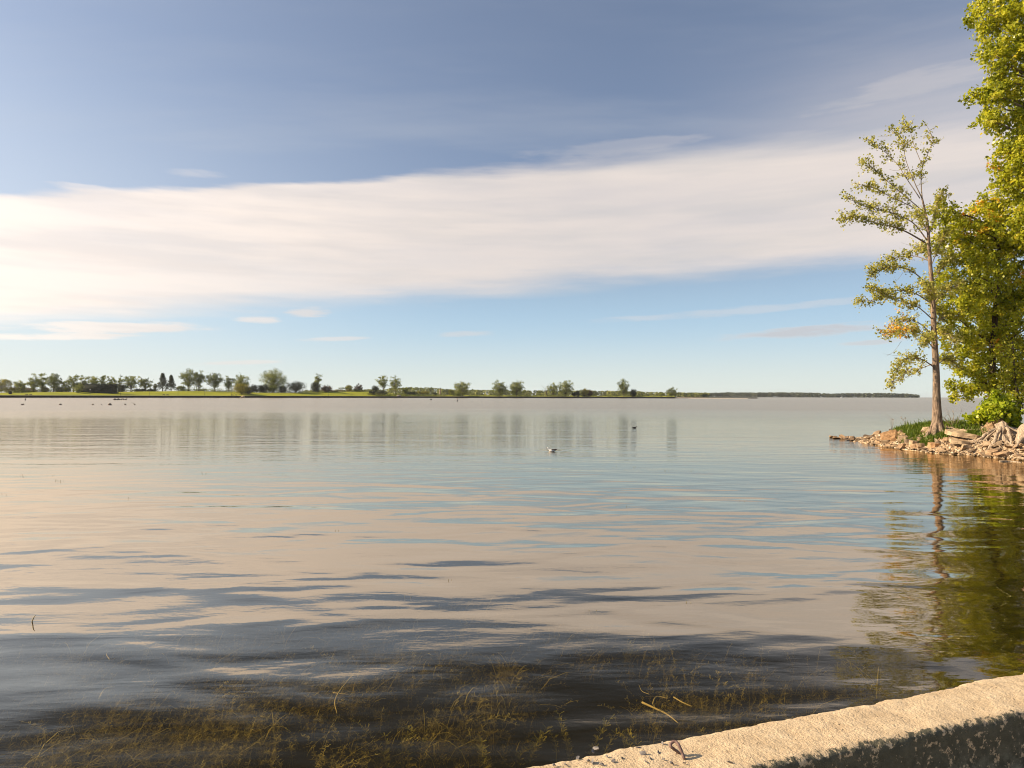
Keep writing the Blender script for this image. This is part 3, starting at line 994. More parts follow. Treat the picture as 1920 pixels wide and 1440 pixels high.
# flare of the roots
for a in range(7):
    th = a / 7 * 6.28 + 0.3
    e = Vector((math.cos(th) * .62, math.sin(th) * .62, 0))
    e.z = gz1(tb.x + e.x, tb.y + e.y) - tb.z - 0.06
    mb.tube([Vector((math.cos(th) * .1, math.sin(th) * .1, .6)), Vector((math.cos(th) * .26, math.sin(th) * .26, .18)), e], [0.10, 0.11, 0.04], 7)
mb.build('trunk', M['bark'], thin, smooth=True)
limbs = [
    # points in the photo, depth at the end, base radius, leaf density
    ([(1729, 372), (1716, 345), (1700, 305), (1690, 265), (1672, 243)], -.3, .035, .50),
    ([(1729, 372), (1727, 340), (1730, 312), (1743, 280), (1748, 258), (1736, 232)], .3, .035, .42),
    ([(1730, 312), (1715, 275), (1706, 245), (1698, 236)], .0, .022, .42),
    ([(1725, 372), (1700, 335), (1680, 305), (1655, 282), (1632, 266)], .6, .03, .50),
    ([(1735, 400), (1700, 370), (1670, 345), (1640, 318), (1618, 302)], -.6, .035, .65),
    ([(1738, 405), (1705, 385), (1675, 372), (1640, 352), (1612, 346)], .8, .035, .65),
    ([(1735, 455), (1700, 435), (1672, 425), (1640, 418), (1608, 405), (1584, 408)], -.8, .055, .95),
    ([(1738, 450), (1712, 418), (1680, 402), (1650, 392), (1620, 386), (1590, 372)], .7, .045, .8),
    ([(1742, 440), (1752, 410), (1757, 385), (1765, 365)], .6, .035, .8),
    ([(1745, 490), (1715, 480), (1690, 482), (1665, 488)], 1.4, .04, .9),
    ([(1747, 540), (1712, 510), (1680, 500), (1655, 505), (1630, 512)], -.7, .045, .95),
    ([(1748, 570), (1715, 550), (1680, 545), (1645, 560), (1612, 566)], .9, .045, .9),
    ([(1750, 600), (1720, 575), (1690, 565), (1660, 555), (1632, 540)], -1.4, .04, .95),
    ([(1751, 630), (1722, 605), (1695, 600), (1672, 620), (1660, 628)], .4, .04, 1.0),
    ([(1752, 655), (1725, 625), (1700, 618), (1680, 625)], -1.6, .04, 1.0),
    ([(1754, 690), (1730, 675), (1705, 670), (1685, 690), (1672, 722)], -.5, .045, 1.1),
    ([(1754, 680), (1728, 690), (1705, 695), (1690, 708)], 1.2, .035, 1.0),
    ([(1752, 640), (1775, 625), (1790, 640)], -1.2, .04, 1.1),
    ([(1752, 610), (1775, 590), (1800, 590)], 1.2, .04, 1.1),
    ([(1750, 570), (1772, 545), (1795, 535)], -1.0, .04, 1.1),
    ([(1748, 530), (1768, 500), (1785, 480)], 1.0, .04, 1.1),
    ([(1755, 685), (1778, 672), (1798, 690)], .6, .04, 1.1),
    ([(1745, 500), (1760, 465), (1770, 440)], -.8, .035, 1.0),
    ([(1750, 580), (1742, 550), (1735, 530)], -2.2, .04, 1.0),
    ([(1750, 600), (1752, 570), (1748, 550)], 2.2, .04, 1.0),
    ([(1752, 650), (1745, 630), (1730, 640)], -2.2, .04, 1.0),
    ([(1745, 500), (1735, 470), (1725, 460)], 1.8, .035, .9),
    ([(1740, 440), (1728, 410), (1715, 400)], -1.5, .03, .8),
]
cr = Crown(rng, 0.10)
for li, (pl, de, r0, dens_) in enumerate(limbs):
    n = len(pl)
    P = [Tp(x, y, de * (i / (n - 1))) for i, (x, y) in enumerate(pl)]
    C = curve(P, 6 * n)
    mb = MB(); mb.tube(rel(C, tb), [r0 * .7, r0 * .45, r0 * .28, .006], 6)
    mb.build('limb', M['bark'] if r0 > .04 else M['bark_twig'], thin, smooth=True)
    L = sum((C[i + 1] - C[i]).length for i in range(len(C) - 1))
    ns = int(L * 20 * dens_)
    for s in range(ns):
        f = rng.uniform(0.22, 1.0)
        i = min(int(f * (len(C) - 1)), len(C) - 2)
        p = C[i].lerp(C[i + 1], rng.random())
        tg = (C[i + 1] - C[i]).normalized()
        dv = (tg * 0.7 + rvec(rng) * 0.85 + Vector((0, 0, .18))).normalized()
        orange = li in (13, 14) and rng.random() < 0.30 and f > 0.3
        cr.spray(p, dv, rng.uniform(0.2, 0.55), int(rng.integers(7, 15)), 0.06, 1.0 if orange else None)
    cr.spray(C[-2], (C[-1] - C[-3]).normalized(), 0.3, 14, 0.07)
# fine bare hanging twigs
for (x0, y0, x1, y1) in [(1700, 590, 1668, 625), (1690, 640, 1662, 668), (1710, 660, 1655, 663), (1700, 500, 1670, 535), (1680, 380, 1650, 386), (1668, 318, 1700, 312), (1742, 460, 1690, 455), (1708, 600, 1672, 606)]:
    a, b = Tp(x0, y0, .2), Tp(x1, y1, -.2)
    cr.tw.tube(curve([a, a.lerp(b, .5) + Vector((0, 0, -.12)), b], 8), [.008, .003], 4, False)
cr.build(thin, M['leaf_thin'], M['bark_twig'], tb)


# ---- big leafy trees
def big_tree(name, label, base, trunk, tr_r, blobs, D, seed, matleaf, bark, leaf=0.128, dens_=1.0, orange=()):
    rng = np.random.default_rng(seed)
    root = empty(name, base, label, 'tree')
    C = curve([base] + trunk, 36)
    mb = MB(); mb.tube(rel(C, base), [tr_r * 1.7, tr_r * 1.1, tr_r, tr_r * .9, tr_r * .75, tr_r * .55, tr_r * .3], 12)
    mb.build('trunk', bark, root, smooth=True)
    cr = Crown(rng, leaf)
    for bi, (x, y, rx, ry, dy) in enumerate(blobs):
        c = at(x, y, D + dy)
        ax_, az_ = rx * D / F, ry * D / F
        # limb from the trunk to the middle of the clump
        zt = c.z - max(0.8, (Vector((c.x, c.y, 0)) - Vector((base.x, base.y, 0))).length * 0.55)
        it = min(range(len(C)), key=lambda i_: abs(C[i_].z - max(zt, base.z + 1.6)))
        p0 = C[it]
        m1 = p0.lerp(c, 0.5) + Vector((0, 0, 0.15)) + rvec(rng) * 0.2
        LC = curve([p0, m1, c], 10)
        r0 = min(0.09, tr_r * .45)
        lb = MB(); lb.tube(rel(LC, base), [r0, r0 * .6, r0 * .25], 6)
        lb.build('limb', bark, root, smooth=True)
        area = 4 * math.pi * ((ax_ * ax_ * 2 + 0) + az_ * az_) / 3
        ncl = int(area * 5.0 * dens_)
        for s in range(ncl):
            u = rvec(rng)
            rr = rng.uniform(0.55, 1.03) ** 0.7
            q = c + Vector((u.x * ax_, u.y * ax_, u.z * az_)) * rr
            dv = (u + Vector((0, 0, -.15)) + rvec(rng) * .4).normalized()
            near_or = any(abs(x + u.x * rx * rr - ox) < orad and abs(y - u.z * ry * rr - oy) < orad for ox, oy, orad in orange) and rng.random() < .35
            inner = c.lerp(q, 0.55)
            cr.spray(q - dv * .2, dv, rng.uniform(.25, .5), int(rng.integers(22, 38)), 0.095, rng.uniform(.8, .97) if near_or else None, twig=rng.random() < .35)
    cr.build(root, matleaf, M['bark_dark'], base)
    return root


BD = 32.6
bb = at(1859, 800, BD); bb.z = gz1(bb.x, bb.y) - .05
B_blobs = [(1768, 392, 22, 26, 0), (1778, 425, 30, 24, .6), (1800, 452, 42, 46, 0), (1845, 405, 34, 30, .5), (1852, 445, 50, 44, -.4), (1900, 410, 45, 50, 0), (1790, 525, 38, 46, .4), (1838, 520, 50, 50, -.8), (1895, 500, 50, 60, .3),
           (1800, 600, 44, 46, -.5), (1850, 600, 50, 55, .6), (1905, 600, 48, 60, -.4), (1812, 668, 40, 34, .3), (1865, 680, 40, 42, -.6), (1910, 690, 36, 50, .4), (1822, 716, 32, 22, -.5), (1800, 735, 22, 13, -.4), (1850, 725, 26, 18, .5),
           (1850, 470, 45, 40, 1.7), (1870, 560, 55, 55, 1.9), (1850, 640, 45, 45, 1.8), (1865, 380, 30, 24, 0), (1950, 480, 50, 70, 0), (1960, 600, 55, 80, .5), (1945, 700, 40, 50, .5)]
big_tree('leafy_tree', 'dense leafy tree behind the slender trunk, its crown reaching mid-height', bb, [at(1859, 770, BD), at(1860, 720, BD), at(1861, 660, BD), at(1866, 590, BD), at(1872, 500, BD), at(1874, 400, BD)], 0.16,
         B_blobs, BD, 23, M['leaf_near'], M['bark_dark'], orange=((1815, 402, 16), (1845, 398, 20), (1820, 440, 14), (1855, 660, 18), (1905, 520, 16), (1880, 670, 10)))
CD = 29.6
cb = at(1945, 812, CD); cb.z = gz1(cb.x, cb.y) - .05
C_blobs = [(1856, 28, 42, 30, 0), (1885, 70, 42, 42, .4), (1868, 105, 26, 22, -.4), (1905, 140, 42, 42, 0), (1862, 150, 18, 18, .2), (1872, 178, 22, 16, -.3), (1838, 182, 26, 12, .2), (1880, 205, 34, 26, .3), (1852, 224, 26, 11, .0), (1905, 250, 36, 30, .4),
           (1890, 285, 22, 14, 0), (1920, 320, 46, 38, 0), (1890, 340, 26, 18, .3), (1940, 60, 50, 60, -.8), (1955, 180, 60, 70, .8), (1965, 290, 60, 60, -.5), (1975, 400, 70, 70, 0), (2020, 110, 60, 80, .5), (2030, 280, 70, 90, .5), (1900, -10, 50, 40, .5), (1980, -40, 70, 60, 0)]
big_tree('poplar_tree', 'tallest leafy tree at the right edge, rising out of the picture', cb, [at(1940, 760, CD), at(1940, 650, CD), at(1944, 480, CD), at(1950, 300, CD), at(1955, 120, CD), at(1958, -20, CD)], 0.24,
         C_blobs, CD, 31, M['leaf_near'], M['bark'], 0.135, 1.05, orange=((1900, 140, 10), (1905, 300, 14)))

# slim dark stem at the right edge
sb = at(1908, 806, 30.4); sb.z = gz1(sb.x, sb.y) - .05
st = empty('sapling', sb, 'thin dark leaning sapling stem between the stump and the right edge', 'tree')
mb = MB(); C = curve([sb, at(1911, 770, 30.4), at(1907, 735, 30.4), at(1902, 700, 30.4), at(1898, 640, 30.4)], 18)
mb.tube(rel(C, sb), [.10, .075, .07, .06, .05, .03], 8); mb.build('trunk', M['bark_dark'], st, smooth=True)
rng = np.random.default_rng(47)
cr = Crown(rng, .11)
for s in range(90):
    i = int(rng.integers(6, 17)); cr.spray(C[i], (rvec(rng) + Vector((0, 0, .2))).normalized(), rng.uniform(.3, .9), 16, .09)
cr.build(st, M['leaf_near'], M['bark_dark'], sb)

# ---- bright shrub
sh0 = at(1880, 812, 30.0); sh0.z = gz1(sh0.x, sh0.y)
shrub = empty('shrub', sh0, 'bright yellow-green shrub overhanging the stump and brown boulder', 'shrub')
rng = np.random.default_rng(8)
cr = Crown(rng, 0.17)
ends = [(1826, 785, .1), (1838, 776, -.3), (1848, 790, .4), (1850, 765, 0), (1862, 752, .3), (1876, 742, -.3), (1888, 750, .3), (1858, 778, -.6), (1872, 770, -.7), (1885, 775, -.5), (1898, 765, .2), (1880, 790, -.5), (1895, 788, .1), (1905, 775, -.4), (1892, 800, -.4), (1903, 798, .2), (1885, 760, .6), (1870, 785, .5)]
for (x, y, dy) in ends:
    e = at(x, y, 29.9 + dy)
    C = curve([sh0, sh0.lerp(e, .5) + Vector((0, 0, .25)), e], 9)
    mb = MB(); mb.tube(rel(C, sh0), [.03, .018, .006], 5); mb.build('stem', M['bark_dark'], shrub, smooth=True)
    for s in range(30):
        i = int(rng.integers(4, 9))
        cr.spray(C[i], (rvec(rng) + (C[-1] - C[0]).normalized() * .5).normalized(), rng.uniform(.15, .42), int(rng.integers(6, 12)), .08, float(np.clip(rng.normal(.55, .2), 0, 1)), twig=True)
cr.build(shrub, M['leaf_shrub'], M['bark_dark'], sh0)

# ---- dry twiggy bush right of the slender trunk
db = at(1790, 799, 31.6); db.z = gz1(db.x, db.y)
dry = empty('dry_bush', db, 'leafless dry twigs sticking up right of the slender trunk', 'bush')
rng = np.random.default_rng(77)
for i in range(13):
    e = Vector((rng.uniform(-.8, .25), rng.uniform(-.3, .3), rng.uniform(.35, .85)))
    C = curve([Vector((rng.uniform(-.1, .1), 0, -.05)), e * .55 + rvec(rng) * .05, e], 7)
    mb = MB(); mb.tube(C, [.010, .007, .003], 4)
    for s in range(3):
        j = int(rng.integers(2, 6)); mb.tube([C[j], C[j] + (rvec(rng) * .6 + Vector((-.2, 0, .6))) * .25], [.005, .002], 4)
    mb.build('twig', M['bark_twig'], dry)

# ---- stump with bleached roots
s0 = on_point(1886, 818) or on(1886, 818, .9)
stump = empty('stump', s0, 'bleached gnarled stump with a tangle of bare roots over the gravel', 'stump')
mb = MB()
C = curve([Vector((0, 0, -.25)), Vector((-.03, .02, .1)), Vector((-.08, .06, .30)), Vector((-.10, .10, .46)), Vector((-.12, .12, .60))], 22)
mb.tube(C, [.42, .32, .25, .21, .17, .13, .06], 24)
mb.V[0][:-2] = np.array([np.array(tuple(C[i // 24])) + (v - np.array(tuple(C[i // 24]))) * (1 + .20 * math.cos(5 * (i % 24) / 24 * 6.283 + .8) + .08 * math.cos(11 * (i % 24) / 24 * 6.283)) for i, v in enumerate(mb.V[0][:-2])])
mb.V[0] = np.array([v + np.array(tuple(mnoise.noise_vector(Vector(v) * 3.2))) * .12 + np.array(tuple(mnoise.noise_vector(Vector((v[0] * 9, v[1] * 9, v[2] * 2))))) * .06 for v in mb.V[0]])
mb.build('stump_trunk', M['driftwood'], stump, smooth=True)
for (dx_, dy_, r0) in [(-.95, -.25, .15), (-.35, -.85, .13), (.35, -.75, .12), (.8, -.2, .12), (-.75, .5, .11)]:
    ez = gz1(s0.x + dx_, s0.y + dy_) - s0.z
    r0 *= .45; bt = MB()
    bt.tube(curve([Vector((-.08, .08, .42)), Vector((dx_ * .35, dy_ * .35, .26)), Vector((dx_ * .75, dy_ * .75, ez * .7 + .10)), Vector((dx_ * 1.1, dy_ * 1.1, ez - .04))], 12), [r0, r0 * 1.05, r0 * .8, r0 * .4], 9)
    bt.V[0] = bt.V[0] + np.array([tuple(mnoise.noise_vector(Vector(v) * 5)) for v in bt.V[0]]) * .07
    bt.build('root', M['driftwood'], stump, smooth=True)
rng = np.random.default_rng(4)
rootpx = [([(1880, 806), (1858, 816), (1850, 822), (1836, 828), (1815, 830)], .11), ([(1878, 812), (1855, 822), (1842, 834), (1824, 840)], .06), ([(1868, 820), (1882, 826), (1892, 836), (1908, 843), (1920, 844)], .05),
          ([(1852, 822), (1870, 834), (1884, 838)], .045), ([(1884, 816), (1890, 824), (1886, 834), (1893, 842)], .05), ([(1846, 826), (1825, 827), (1806, 829)], .045), ([(1850, 824), (1849, 836), (1838, 842)], .04),
          ([(1875, 822), (1862, 828), (1850, 838), (1846, 846)], .035), ([(1893, 812), (1903, 820), (1916, 826), (1930, 826)], .07), ([(1895, 820), (1900, 832), (1915, 836)], .04), ([(1842, 830), (1828, 834), (1812, 836), (1800, 834)], .035),
          ([(1862, 818), (1872, 828), (1868, 840)], .03), ([(1880, 822), (1872, 836), (1880, 848)], .03)]
for pl, r0 in rootpx:
    P = []
    for j, (x, y) in enumerate(pl):
        p = on_point(x, y) or on(x, y, .4)
        P.append(p + Vector((0, 0, .05 + .06 * rng.random())) - s0)
    C = curve(P, 6 * len(P))
    C = [c + rvec(rng) * .02 for c in C]
    mb = MB(); mb.tube(C, [r0, r0 * .8, r0 * .55, r0 * .2], 7)
    mb.build('root', M['driftwood'], stump, smooth=True)
# stump at the very edge
s1 = on_point(1921, 822) or on(1921, 822, .9)
st2 = empty('stump', s1, 'second pale root flare cut by the right edge of the picture', 'stump')
mb = MB(); mb.tube(curve([Vector((.1, 0, -.2)), Vector((.12, 0, .3)), Vector((.2, .05, .42)), Vector((.26, .1, .58))], 20), [.46, .34, .26, .2, .08], 16)
mb.V[0] = np.array([v + np.array(tuple(mnoise.noise_vector(Vector(v) * 3.2))) * .07 for v in mb.V[0]])
mb.build('stump_trunk', M['driftwood'], st2, smooth=True)
for e in [(-.7, -.5, -.3), (-.2, -.9, -.4), (.5, -.8, -.35)]:
    mb = MB(); mb.tube(curve([Vector((.05, 0, .12)), Vector(e) * .5 + Vector((0, 0, .08)), Vector(e)], 8), [.12, .08, .03], 7); mb.build('root', M['driftwood'], st2, smooth=True)
# pieces of drift timber
for pl, r0, lab in [([(1700, 831), (1722, 823), (1745, 826)], .03, 'thin bent driftwood stick under the grass left of the tree'), ([(1750, 824), (1758, 829), (1768, 832)], .035, 'short pale driftwood stick below the tree roots'),
                    ([(1828, 800), (1838, 803), (1850, 811)], .08, 'weathered log end between the dry twigs and the shrub'), ([(1874, 866), (1895, 866), (1915, 868)], .035, 'pale stick lying in the shallows off the gravel beach'),
                    ([(1727, 804), (1740, 800), (1752, 797)], .07, 'bleached log lying in the grass at the left foot of the trunk')]:
    P = [(on_point(x, y) or on(x, y, .0)) + Vector((0, 0, .04)) for x, y in pl]
    P = [Vector((p.x, p.y, max(p.z, .01))) for p in P]
    o0 = P[0].copy()
    mb = MB(); mb.tube(curve(rel(P, o0), 10), [r0, r0 * .9, r0 * .6], 8)
    tag(mb.build('driftwood', M['driftwood'], smooth=True, loc=o0), lab, 'driftwood', 'driftwood on the point')

# ---- grass on the point
rng = np.random.default_rng(15)
V, Q, tn = [], [], []
cnt = 0
patches = [((1700, 812), 28, 10, 1.0), ((1722, 806), 28, 8, 1.0), ((1700, 825), 18, 9, .8), ((1735, 830), 16, 10, .9), ((1755, 812), 12, 14, .8), ((1748, 800), 20, 5, .8), ((1790, 797), 32, 4, .8), ((1830, 818), 22, 6, 1.0), ((1815, 802), 26, 4, .6), ((1768, 818), 12, 8, .7), ((1690, 803), 14, 6, .7)]
for (cx_, cy_), rx, ry, dn in patches:
    for _ in range(int(rx * ry * 7.5 * dn)):
        a = rng.uniform(0, 6.28); r_ = math.sqrt(rng.random())
        p = on_point(cx_ + math.cos(a) * r_ * rx, cy_ + math.sin(a) * r_ * ry)
        if p is None or p.z < .2:
            continue
        hgt = rng.uniform(.07, .24) * (1.9 if rng.random() < .05 else 1)
        dr = rng.uniform(0, 6.28); wv = rng.uniform(.008, .02)
        ln = Vector((math.cos(dr), math.sin(dr), 0)); sd_ = Vector((-ln.y, ln.x, 0)) * wv
        bend = rng.uniform(.2, .8) * hgt
        b = len(V)
        V += [p - sd_, p + sd_, p + ln * bend * .35 + Vector((0, 0, hgt * .65)) + sd_ * .8, p + ln * bend * .35 + Vector((0, 0, hgt * .65)) - sd_ * .8, p + ln * bend + Vector((0, 0, hgt)) + sd_ * .1, p + ln * bend + Vector((0, 0, hgt)) - sd_ * .1]
        Q += [(b, b + 1, b + 2, b + 3), (b + 3, b + 2, b + 4, b + 5)]
        t_ = float(np.clip(rng.normal(.5, .22), 0, 1)); tn += [t_, t_]
tag(link('wild_grass', mesh_np('wild_grass', [tuple(v) for v in V], Q, attrs={'tint': tn}), M['grass']), 'green grass tufts growing between the rocks of the point', 'grass', kind='stuff')
# two dry grass stalks against the water
for i, (x, y, hgt, lab) in enumerate([(1672, 806, .75, 'dry pinkish grass plume standing above the rocks left of the green grass'), (1700, 803, .6, 'grey dead stalk leaning left above the green grass')]):
    p = on_point(x, y) or on(x, y, .7)
    mb = MB()
    for j in range(6):
        e = Vector((rng.uniform(-.3, .05), rng.uniform(-.1, .1), hgt * rng.uniform(.7, 1.05)))
        mb.tube([Vector((0, 0, -.03)), e * .5 + Vector((.04, 0, .05)), e], [.006, .004, .002], 4)
        mb.leaves([e + rvec(rng) * .03 for _ in range(6)], .05, rng, None, .5, .4)
    tag(mb.build('grass_stalk', M['bark_twig'], loc=p), lab, 'grass')

# ------------------------------------------------------------------ water weeds
rng = np.random.default_rng(99)


def weed_blades(mb, c, n, rad, hmax, zlo, zhi, wid=0.006, lean=0.5, tint0=.5):
    """fine curved strands of a clump; z stays under the surface"""
    c = np.array(c)
    for _ in range(n):
        p = c + np.array([rng.normal() * rad, rng.normal() * rad, 0])
        p[2] = zlo + rng.random() * (zhi - zlo) * .5
        a = rng.uniform(0, 6.28)
        ln = np.array([math.cos(a), math.sin(a), 0]) * lean
        L = rng.uniform(.35, 1.0) * hmax
        q1 = p + np.array([0, 0, L * .5]) + ln * L * .25
        q2 = p + np.array([0, 0, L * .75]) + ln * L * .75
        q3 = q2 + ln * L * .35 - np.array([0, 0, L * .05 * rng.random()])
        P = np.stack([p, q1, q2, q3]); P[:, 2] = np.minimum(P[:, 2], -0.025)
        sd_ = np.array([-math.sin(a), math.cos(a), 0]) * wid * rng.uniform(.6, 1.4)
        W = np.array([.7, 1, .8, .2])[:, None] * sd_
        Vv = np.empty((8, 3)); Vv[0::2] = P - W; Vv[1::2] = P + W
        mb.add(Vv, [(0, 1, 3, 2), (2, 3, 5, 4), (4, 5, 7, 6)], None, float(np.clip(rng.normal(tint0, .25), 0, 1)))


wm = MB()
clumps = []
# photo regions holding weeds: centre, half size, number of clumps
for (x, y, hx, hy, n) in [(120, 1400, 130, 40, 22), (330, 1370, 110, 50, 26), (430, 1395, 70, 35, 12), (260, 1300, 150, 40, 14), (520, 1280, 110, 50, 24), (640, 1290, 80, 40, 14), (760, 1210, 100, 40, 16), (680, 1190, 80, 30, 9), (850, 1320, 90, 70, 20), (930, 1280, 60, 50, 9),
                          (620, 1390, 90, 30, 6), (1150, 1220, 80, 25, 6), (1400, 1310, 110, 30, 10), (1250, 1320, 60, 25, 8), (1330, 1230, 120, 20, 7), (1500, 1300, 60, 25, 5), (450, 1210, 100, 25, 8), (1050, 1180, 90, 20, 5), (150, 1230, 140, 30, 8), (900, 1150, 60, 20, 6), (1640, 1260, 60, 20, 4)]:
    for _ in range(n):
        clumps.append((x + rng.uniform(-hx, hx), y + rng.uniform(-hy, hy)))
def plume(mb, p, L, lean, tint):
    """one feathery weed shoot: a bent stem with whorls of fine leaflets"""
    a = rng.uniform(0, 6.28)
    ln = np.array([math.cos(a), math.sin(a), 0]) * lean
    t = np.linspace(0, 1, 9)[:, None]
    P = p + np.array([0, 0, 1]) * L * (t * (1 - .35 * t * min(lean, 1))) + ln * L * t ** 1.6
    P[:, 2] = np.minimum(P[:, 2], -.03)
    sd_ = np.array([-math.sin(a), math.cos(a), 0]) * .0016
    for i in range(8):
        mb.add([P[i] - sd_, P[i] + sd_, P[i + 1] + sd_, P[i + 1] - sd_], [(0, 1, 2, 3)], None, tint * .8)
    n = 34
    f = rng.uniform(.15, 1, n) * 7.99
    i = f.astype(int); c = P[i] + (P[i + 1] - P[i]) * (f - i)[:, None]
    th = rng.uniform(0, 6.28, n); ll = rng.uniform(.012, .034, n)[:, None]
    d = np.stack([np.cos(th), np.sin(th), rng.uniform(-.1, .8, n)], 1) * ll
    wv = np.stack([-np.sin(th), np.cos(th), np.zeros(n)], 1) * .0022
    V = np.stack([c - wv * .5, c + wv * .5, c + d + wv, c + d - wv], 1).reshape(-1, 3)
    V[:, 2] = np.minimum(V[:, 2], -.022)
    mb.add(V, np.arange(4 * n).reshape(n, 4), None, np.clip(tint + rng.normal(size=n) * .16, 0, 1))


for (x, y) in clumps:
    zt = rng.uniform(-.36, -.06)
    c = on(x, y, zt)
    t0_ = rng.uniform(.22, .75)
    rad = rng.uniform(.08, .24)
    for _ in range(int(rng.integers(9, 20))):
        p = np.array([c.x + rng.normal() * rad, c.y + rng.normal() * rad, zt - rng.uniform(.12, .3)])
        plume(wm, p, rng.uniform(.12, .34), rng.uniform(.1, 1.3), t0_ + rng.uniform(-.1, .15))
    if rng.random() < .4:
        weed_blades(wm, (c.x, c.y, 0), int(rng.integers(4, 22)), rad, rng.uniform(.10, .24), zt - .20, zt, .0034, rng.uniform(.8, 2.4), t0_ + .2)
tag(wm.build('water_weeds', M['weed']), 'brown-green strands of submerged weed in the shallow foreground water', 'weeds', kind='stuff')

# single weed plants rising beside the parapet
wp = [(915, 1400, .42, 'leafy green water plant nearest the bottom edge, left of the parapet end'), (718, 1395, .45, 'upright brown weed plume at the bottom, left of the bare dark water'), (777, 1380, .45, 'slanting brown weed plume beside the upright one'),
      (990, 1375, .40, 'tall weed plume under water just above the parapet end'), (1116, 1370, .45, 'slender curved weed stalk close above the parapet'), (1180, 1378, .25, 'short weed sprig above the parapet, left of the iron loop'),
      (1060, 1360, .35, 'faint weed plume between the tall plume and the curved stalk'), (1182, 1212, .30, 'solitary brown weed tuft in the dark water right of centre')]
for x, y, hgt, lab in wp:
    c = on(x, y, -.18)
    root = empty('water_plant', (c.x, c.y, -.18 - hgt), lab, 'water plant', 'single water plants by the parapet')
    lean = Vector((rng.uniform(-.12, .12), rng.uniform(-.1, .1), 0))
    for sidx in range(int(rng.integers(2, 5))):
        off = Vector((rng.normal() * .05, rng.normal() * .05, 0))
        C = curve([off, off + Vector((0, 0, hgt * .5)) + rvec(rng) * .03, off + lean + Vector((0, 0, hgt * rng.uniform(.8, 1.2)))], 10)
        mb = MB(); mb.tube(C, [.005, .004, .002], 5)
        mb.build('stem', M['weed_green'], root)
        lf = MB()
        for q in range(3, 10):
            for _ in range(9):
                a = rng.uniform(0, 6.28); L = rng.uniform(.02, .05)
                e = C[q] + Vector((math.cos(a) * L, math.sin(a) * L, L * .5))
                sdv = Vector((-math.sin(a), math.cos(a), 0)) * .005
                lf.add([tuple(C[q] - sdv * .5), tuple(C[q] + sdv * .5), tuple(e + sdv), tuple(e - sdv)], [(0, 1, 2, 3)], None, float(np.clip(rng.normal(.55, .25), 0, 1)))
        o = lf.build('leaves', M['weed_green'], root); o['kind'] = 'stuff'

# dead reed stems drifting just under the surface
for pl, r0, lab in [([(664, 1264), (640, 1292), (628, 1315), (632, 1338)], .008, 'long pale curved reed stem adrift over the weeds at lower left of centre'), ([(625, 1299), (640, 1301), (656, 1302)], .006, 'short reed stem lying across the long curved one'),
                    ([(1204, 1317), (1230, 1329), (1252, 1340), (1272, 1356)], .009, 'thick tan reed stem slanting down to the parapet near the iron loop'), ([(1224, 1320), (1228, 1309), (1236, 1306), (1252, 1310)], .006, 'hooked reed stem above the slanting tan one'),
                    ([(1263, 1307), (1280, 1317), (1298, 1325)], .006, 'straight short reed right of the hooked stem'), ([(1218, 1432 - 130), (1204, 1296), (1198, 1284)], .003, 'thin forked stalk standing above the slanting tan reed'),
                    ([(206, 1237), (200, 1228), (202, 1222)], .005, 'small bent reed adrift in the blue water at far left'), ([(186, 1310), (196, 1293), (212, 1287)], .007, 'crooked pale reed adrift left of the weed bed'),
                    ([(60, 1166), (66, 1150), (70, 1141)], .006, 'dark forked twig poking up through the water near the left edge')]:
    zz_ = -.03 if 'poking' not in lab else .0
    P = [on(x, y, zz_) for x, y in pl]
    if 'poking' in lab:
        P = [P[0], P[0] + Vector((.015, 0, .04)), P[0] + Vector((.035, 0, .07))]
    o0 = P[0].copy()
    mb = MB(); mb.tube(curve(rel(P, o0), 12), [r0, r0 * .8, r0 * .4], 6)
    tag(mb.build('reed_stem', M['reed'], smooth=True, loc=o0), lab, 'reed', 'drifting reed stems')
# tiny tips of weed breaking the surface farther out
tips = MB()
for (x, y, n) in [(45, 893, 3), (95, 891, 3), (112, 902, 8), (9, 927, 2), (240, 937, 2), (248, 934, 2), (380, 887, 4), (530, 891, 3), (270, 854, 3), (540, 953, 2), (630, 994, 2), (890, 950, 2), (968, 972, 1), (1175, 948, 2), (1185, 876, 3), (1250, 884, 3), (1150, 876, 3), (1300, 883, 3), (820, 826, 3), (1390, 941, 2), (1288, 1130, 2), (1113, 1145, 2), (765, 1120, 2), (845, 1087, 2)]:
    for _ in range(n):
        c = on(x + rng.uniform(-8, 8), y + rng.uniform(-2, 2), 0)
        a = rng.uniform(-.015, .015); hh = rng.uniform(.015, .045) * min(1.6, max(.35, c.y / 18))
        tips.tube([c + Vector((0, 0, -.05)), c + Vector((a, 0, hh))], [.004, .002], 4)
tag(tips.build('weed_tips', M['weed']), 'tiny weed tips breaking the surface across the bay', 'weeds', kind='stuff')

# ------------------------------------------------------------------ far shore
SH = [(-260, 460), (0, 488), (455, 610), (640, 668), (860, 748), (1060, 805), (1265, 835)]
TOPY = [(-260, 737), (0, 736.7), (60, 735.6), (140, 735.2), (230, 735), (280, 734), (350, 733.4), (440, 734), (480, 736), (590, 736), (620, 734.6), (690, 734.8), (720, 737), (760, 739.3), (800, 741), (1265, 743)]


def hz(px):
    return 739.5 + px * 5.25 / 1740


def topz(px):
    D = tab(px, SH) + 45
    return max(1.5, CAM_Z + (hz(px) - tab(px, TOPY)) / F * D)


def shp(px, back_, z):
    D = tab(px, SH) + back_
    return ((px - 960) / F * D, D, z)


QZ = 1.75
pxs = np.arange(-260, 1266, 5.0)


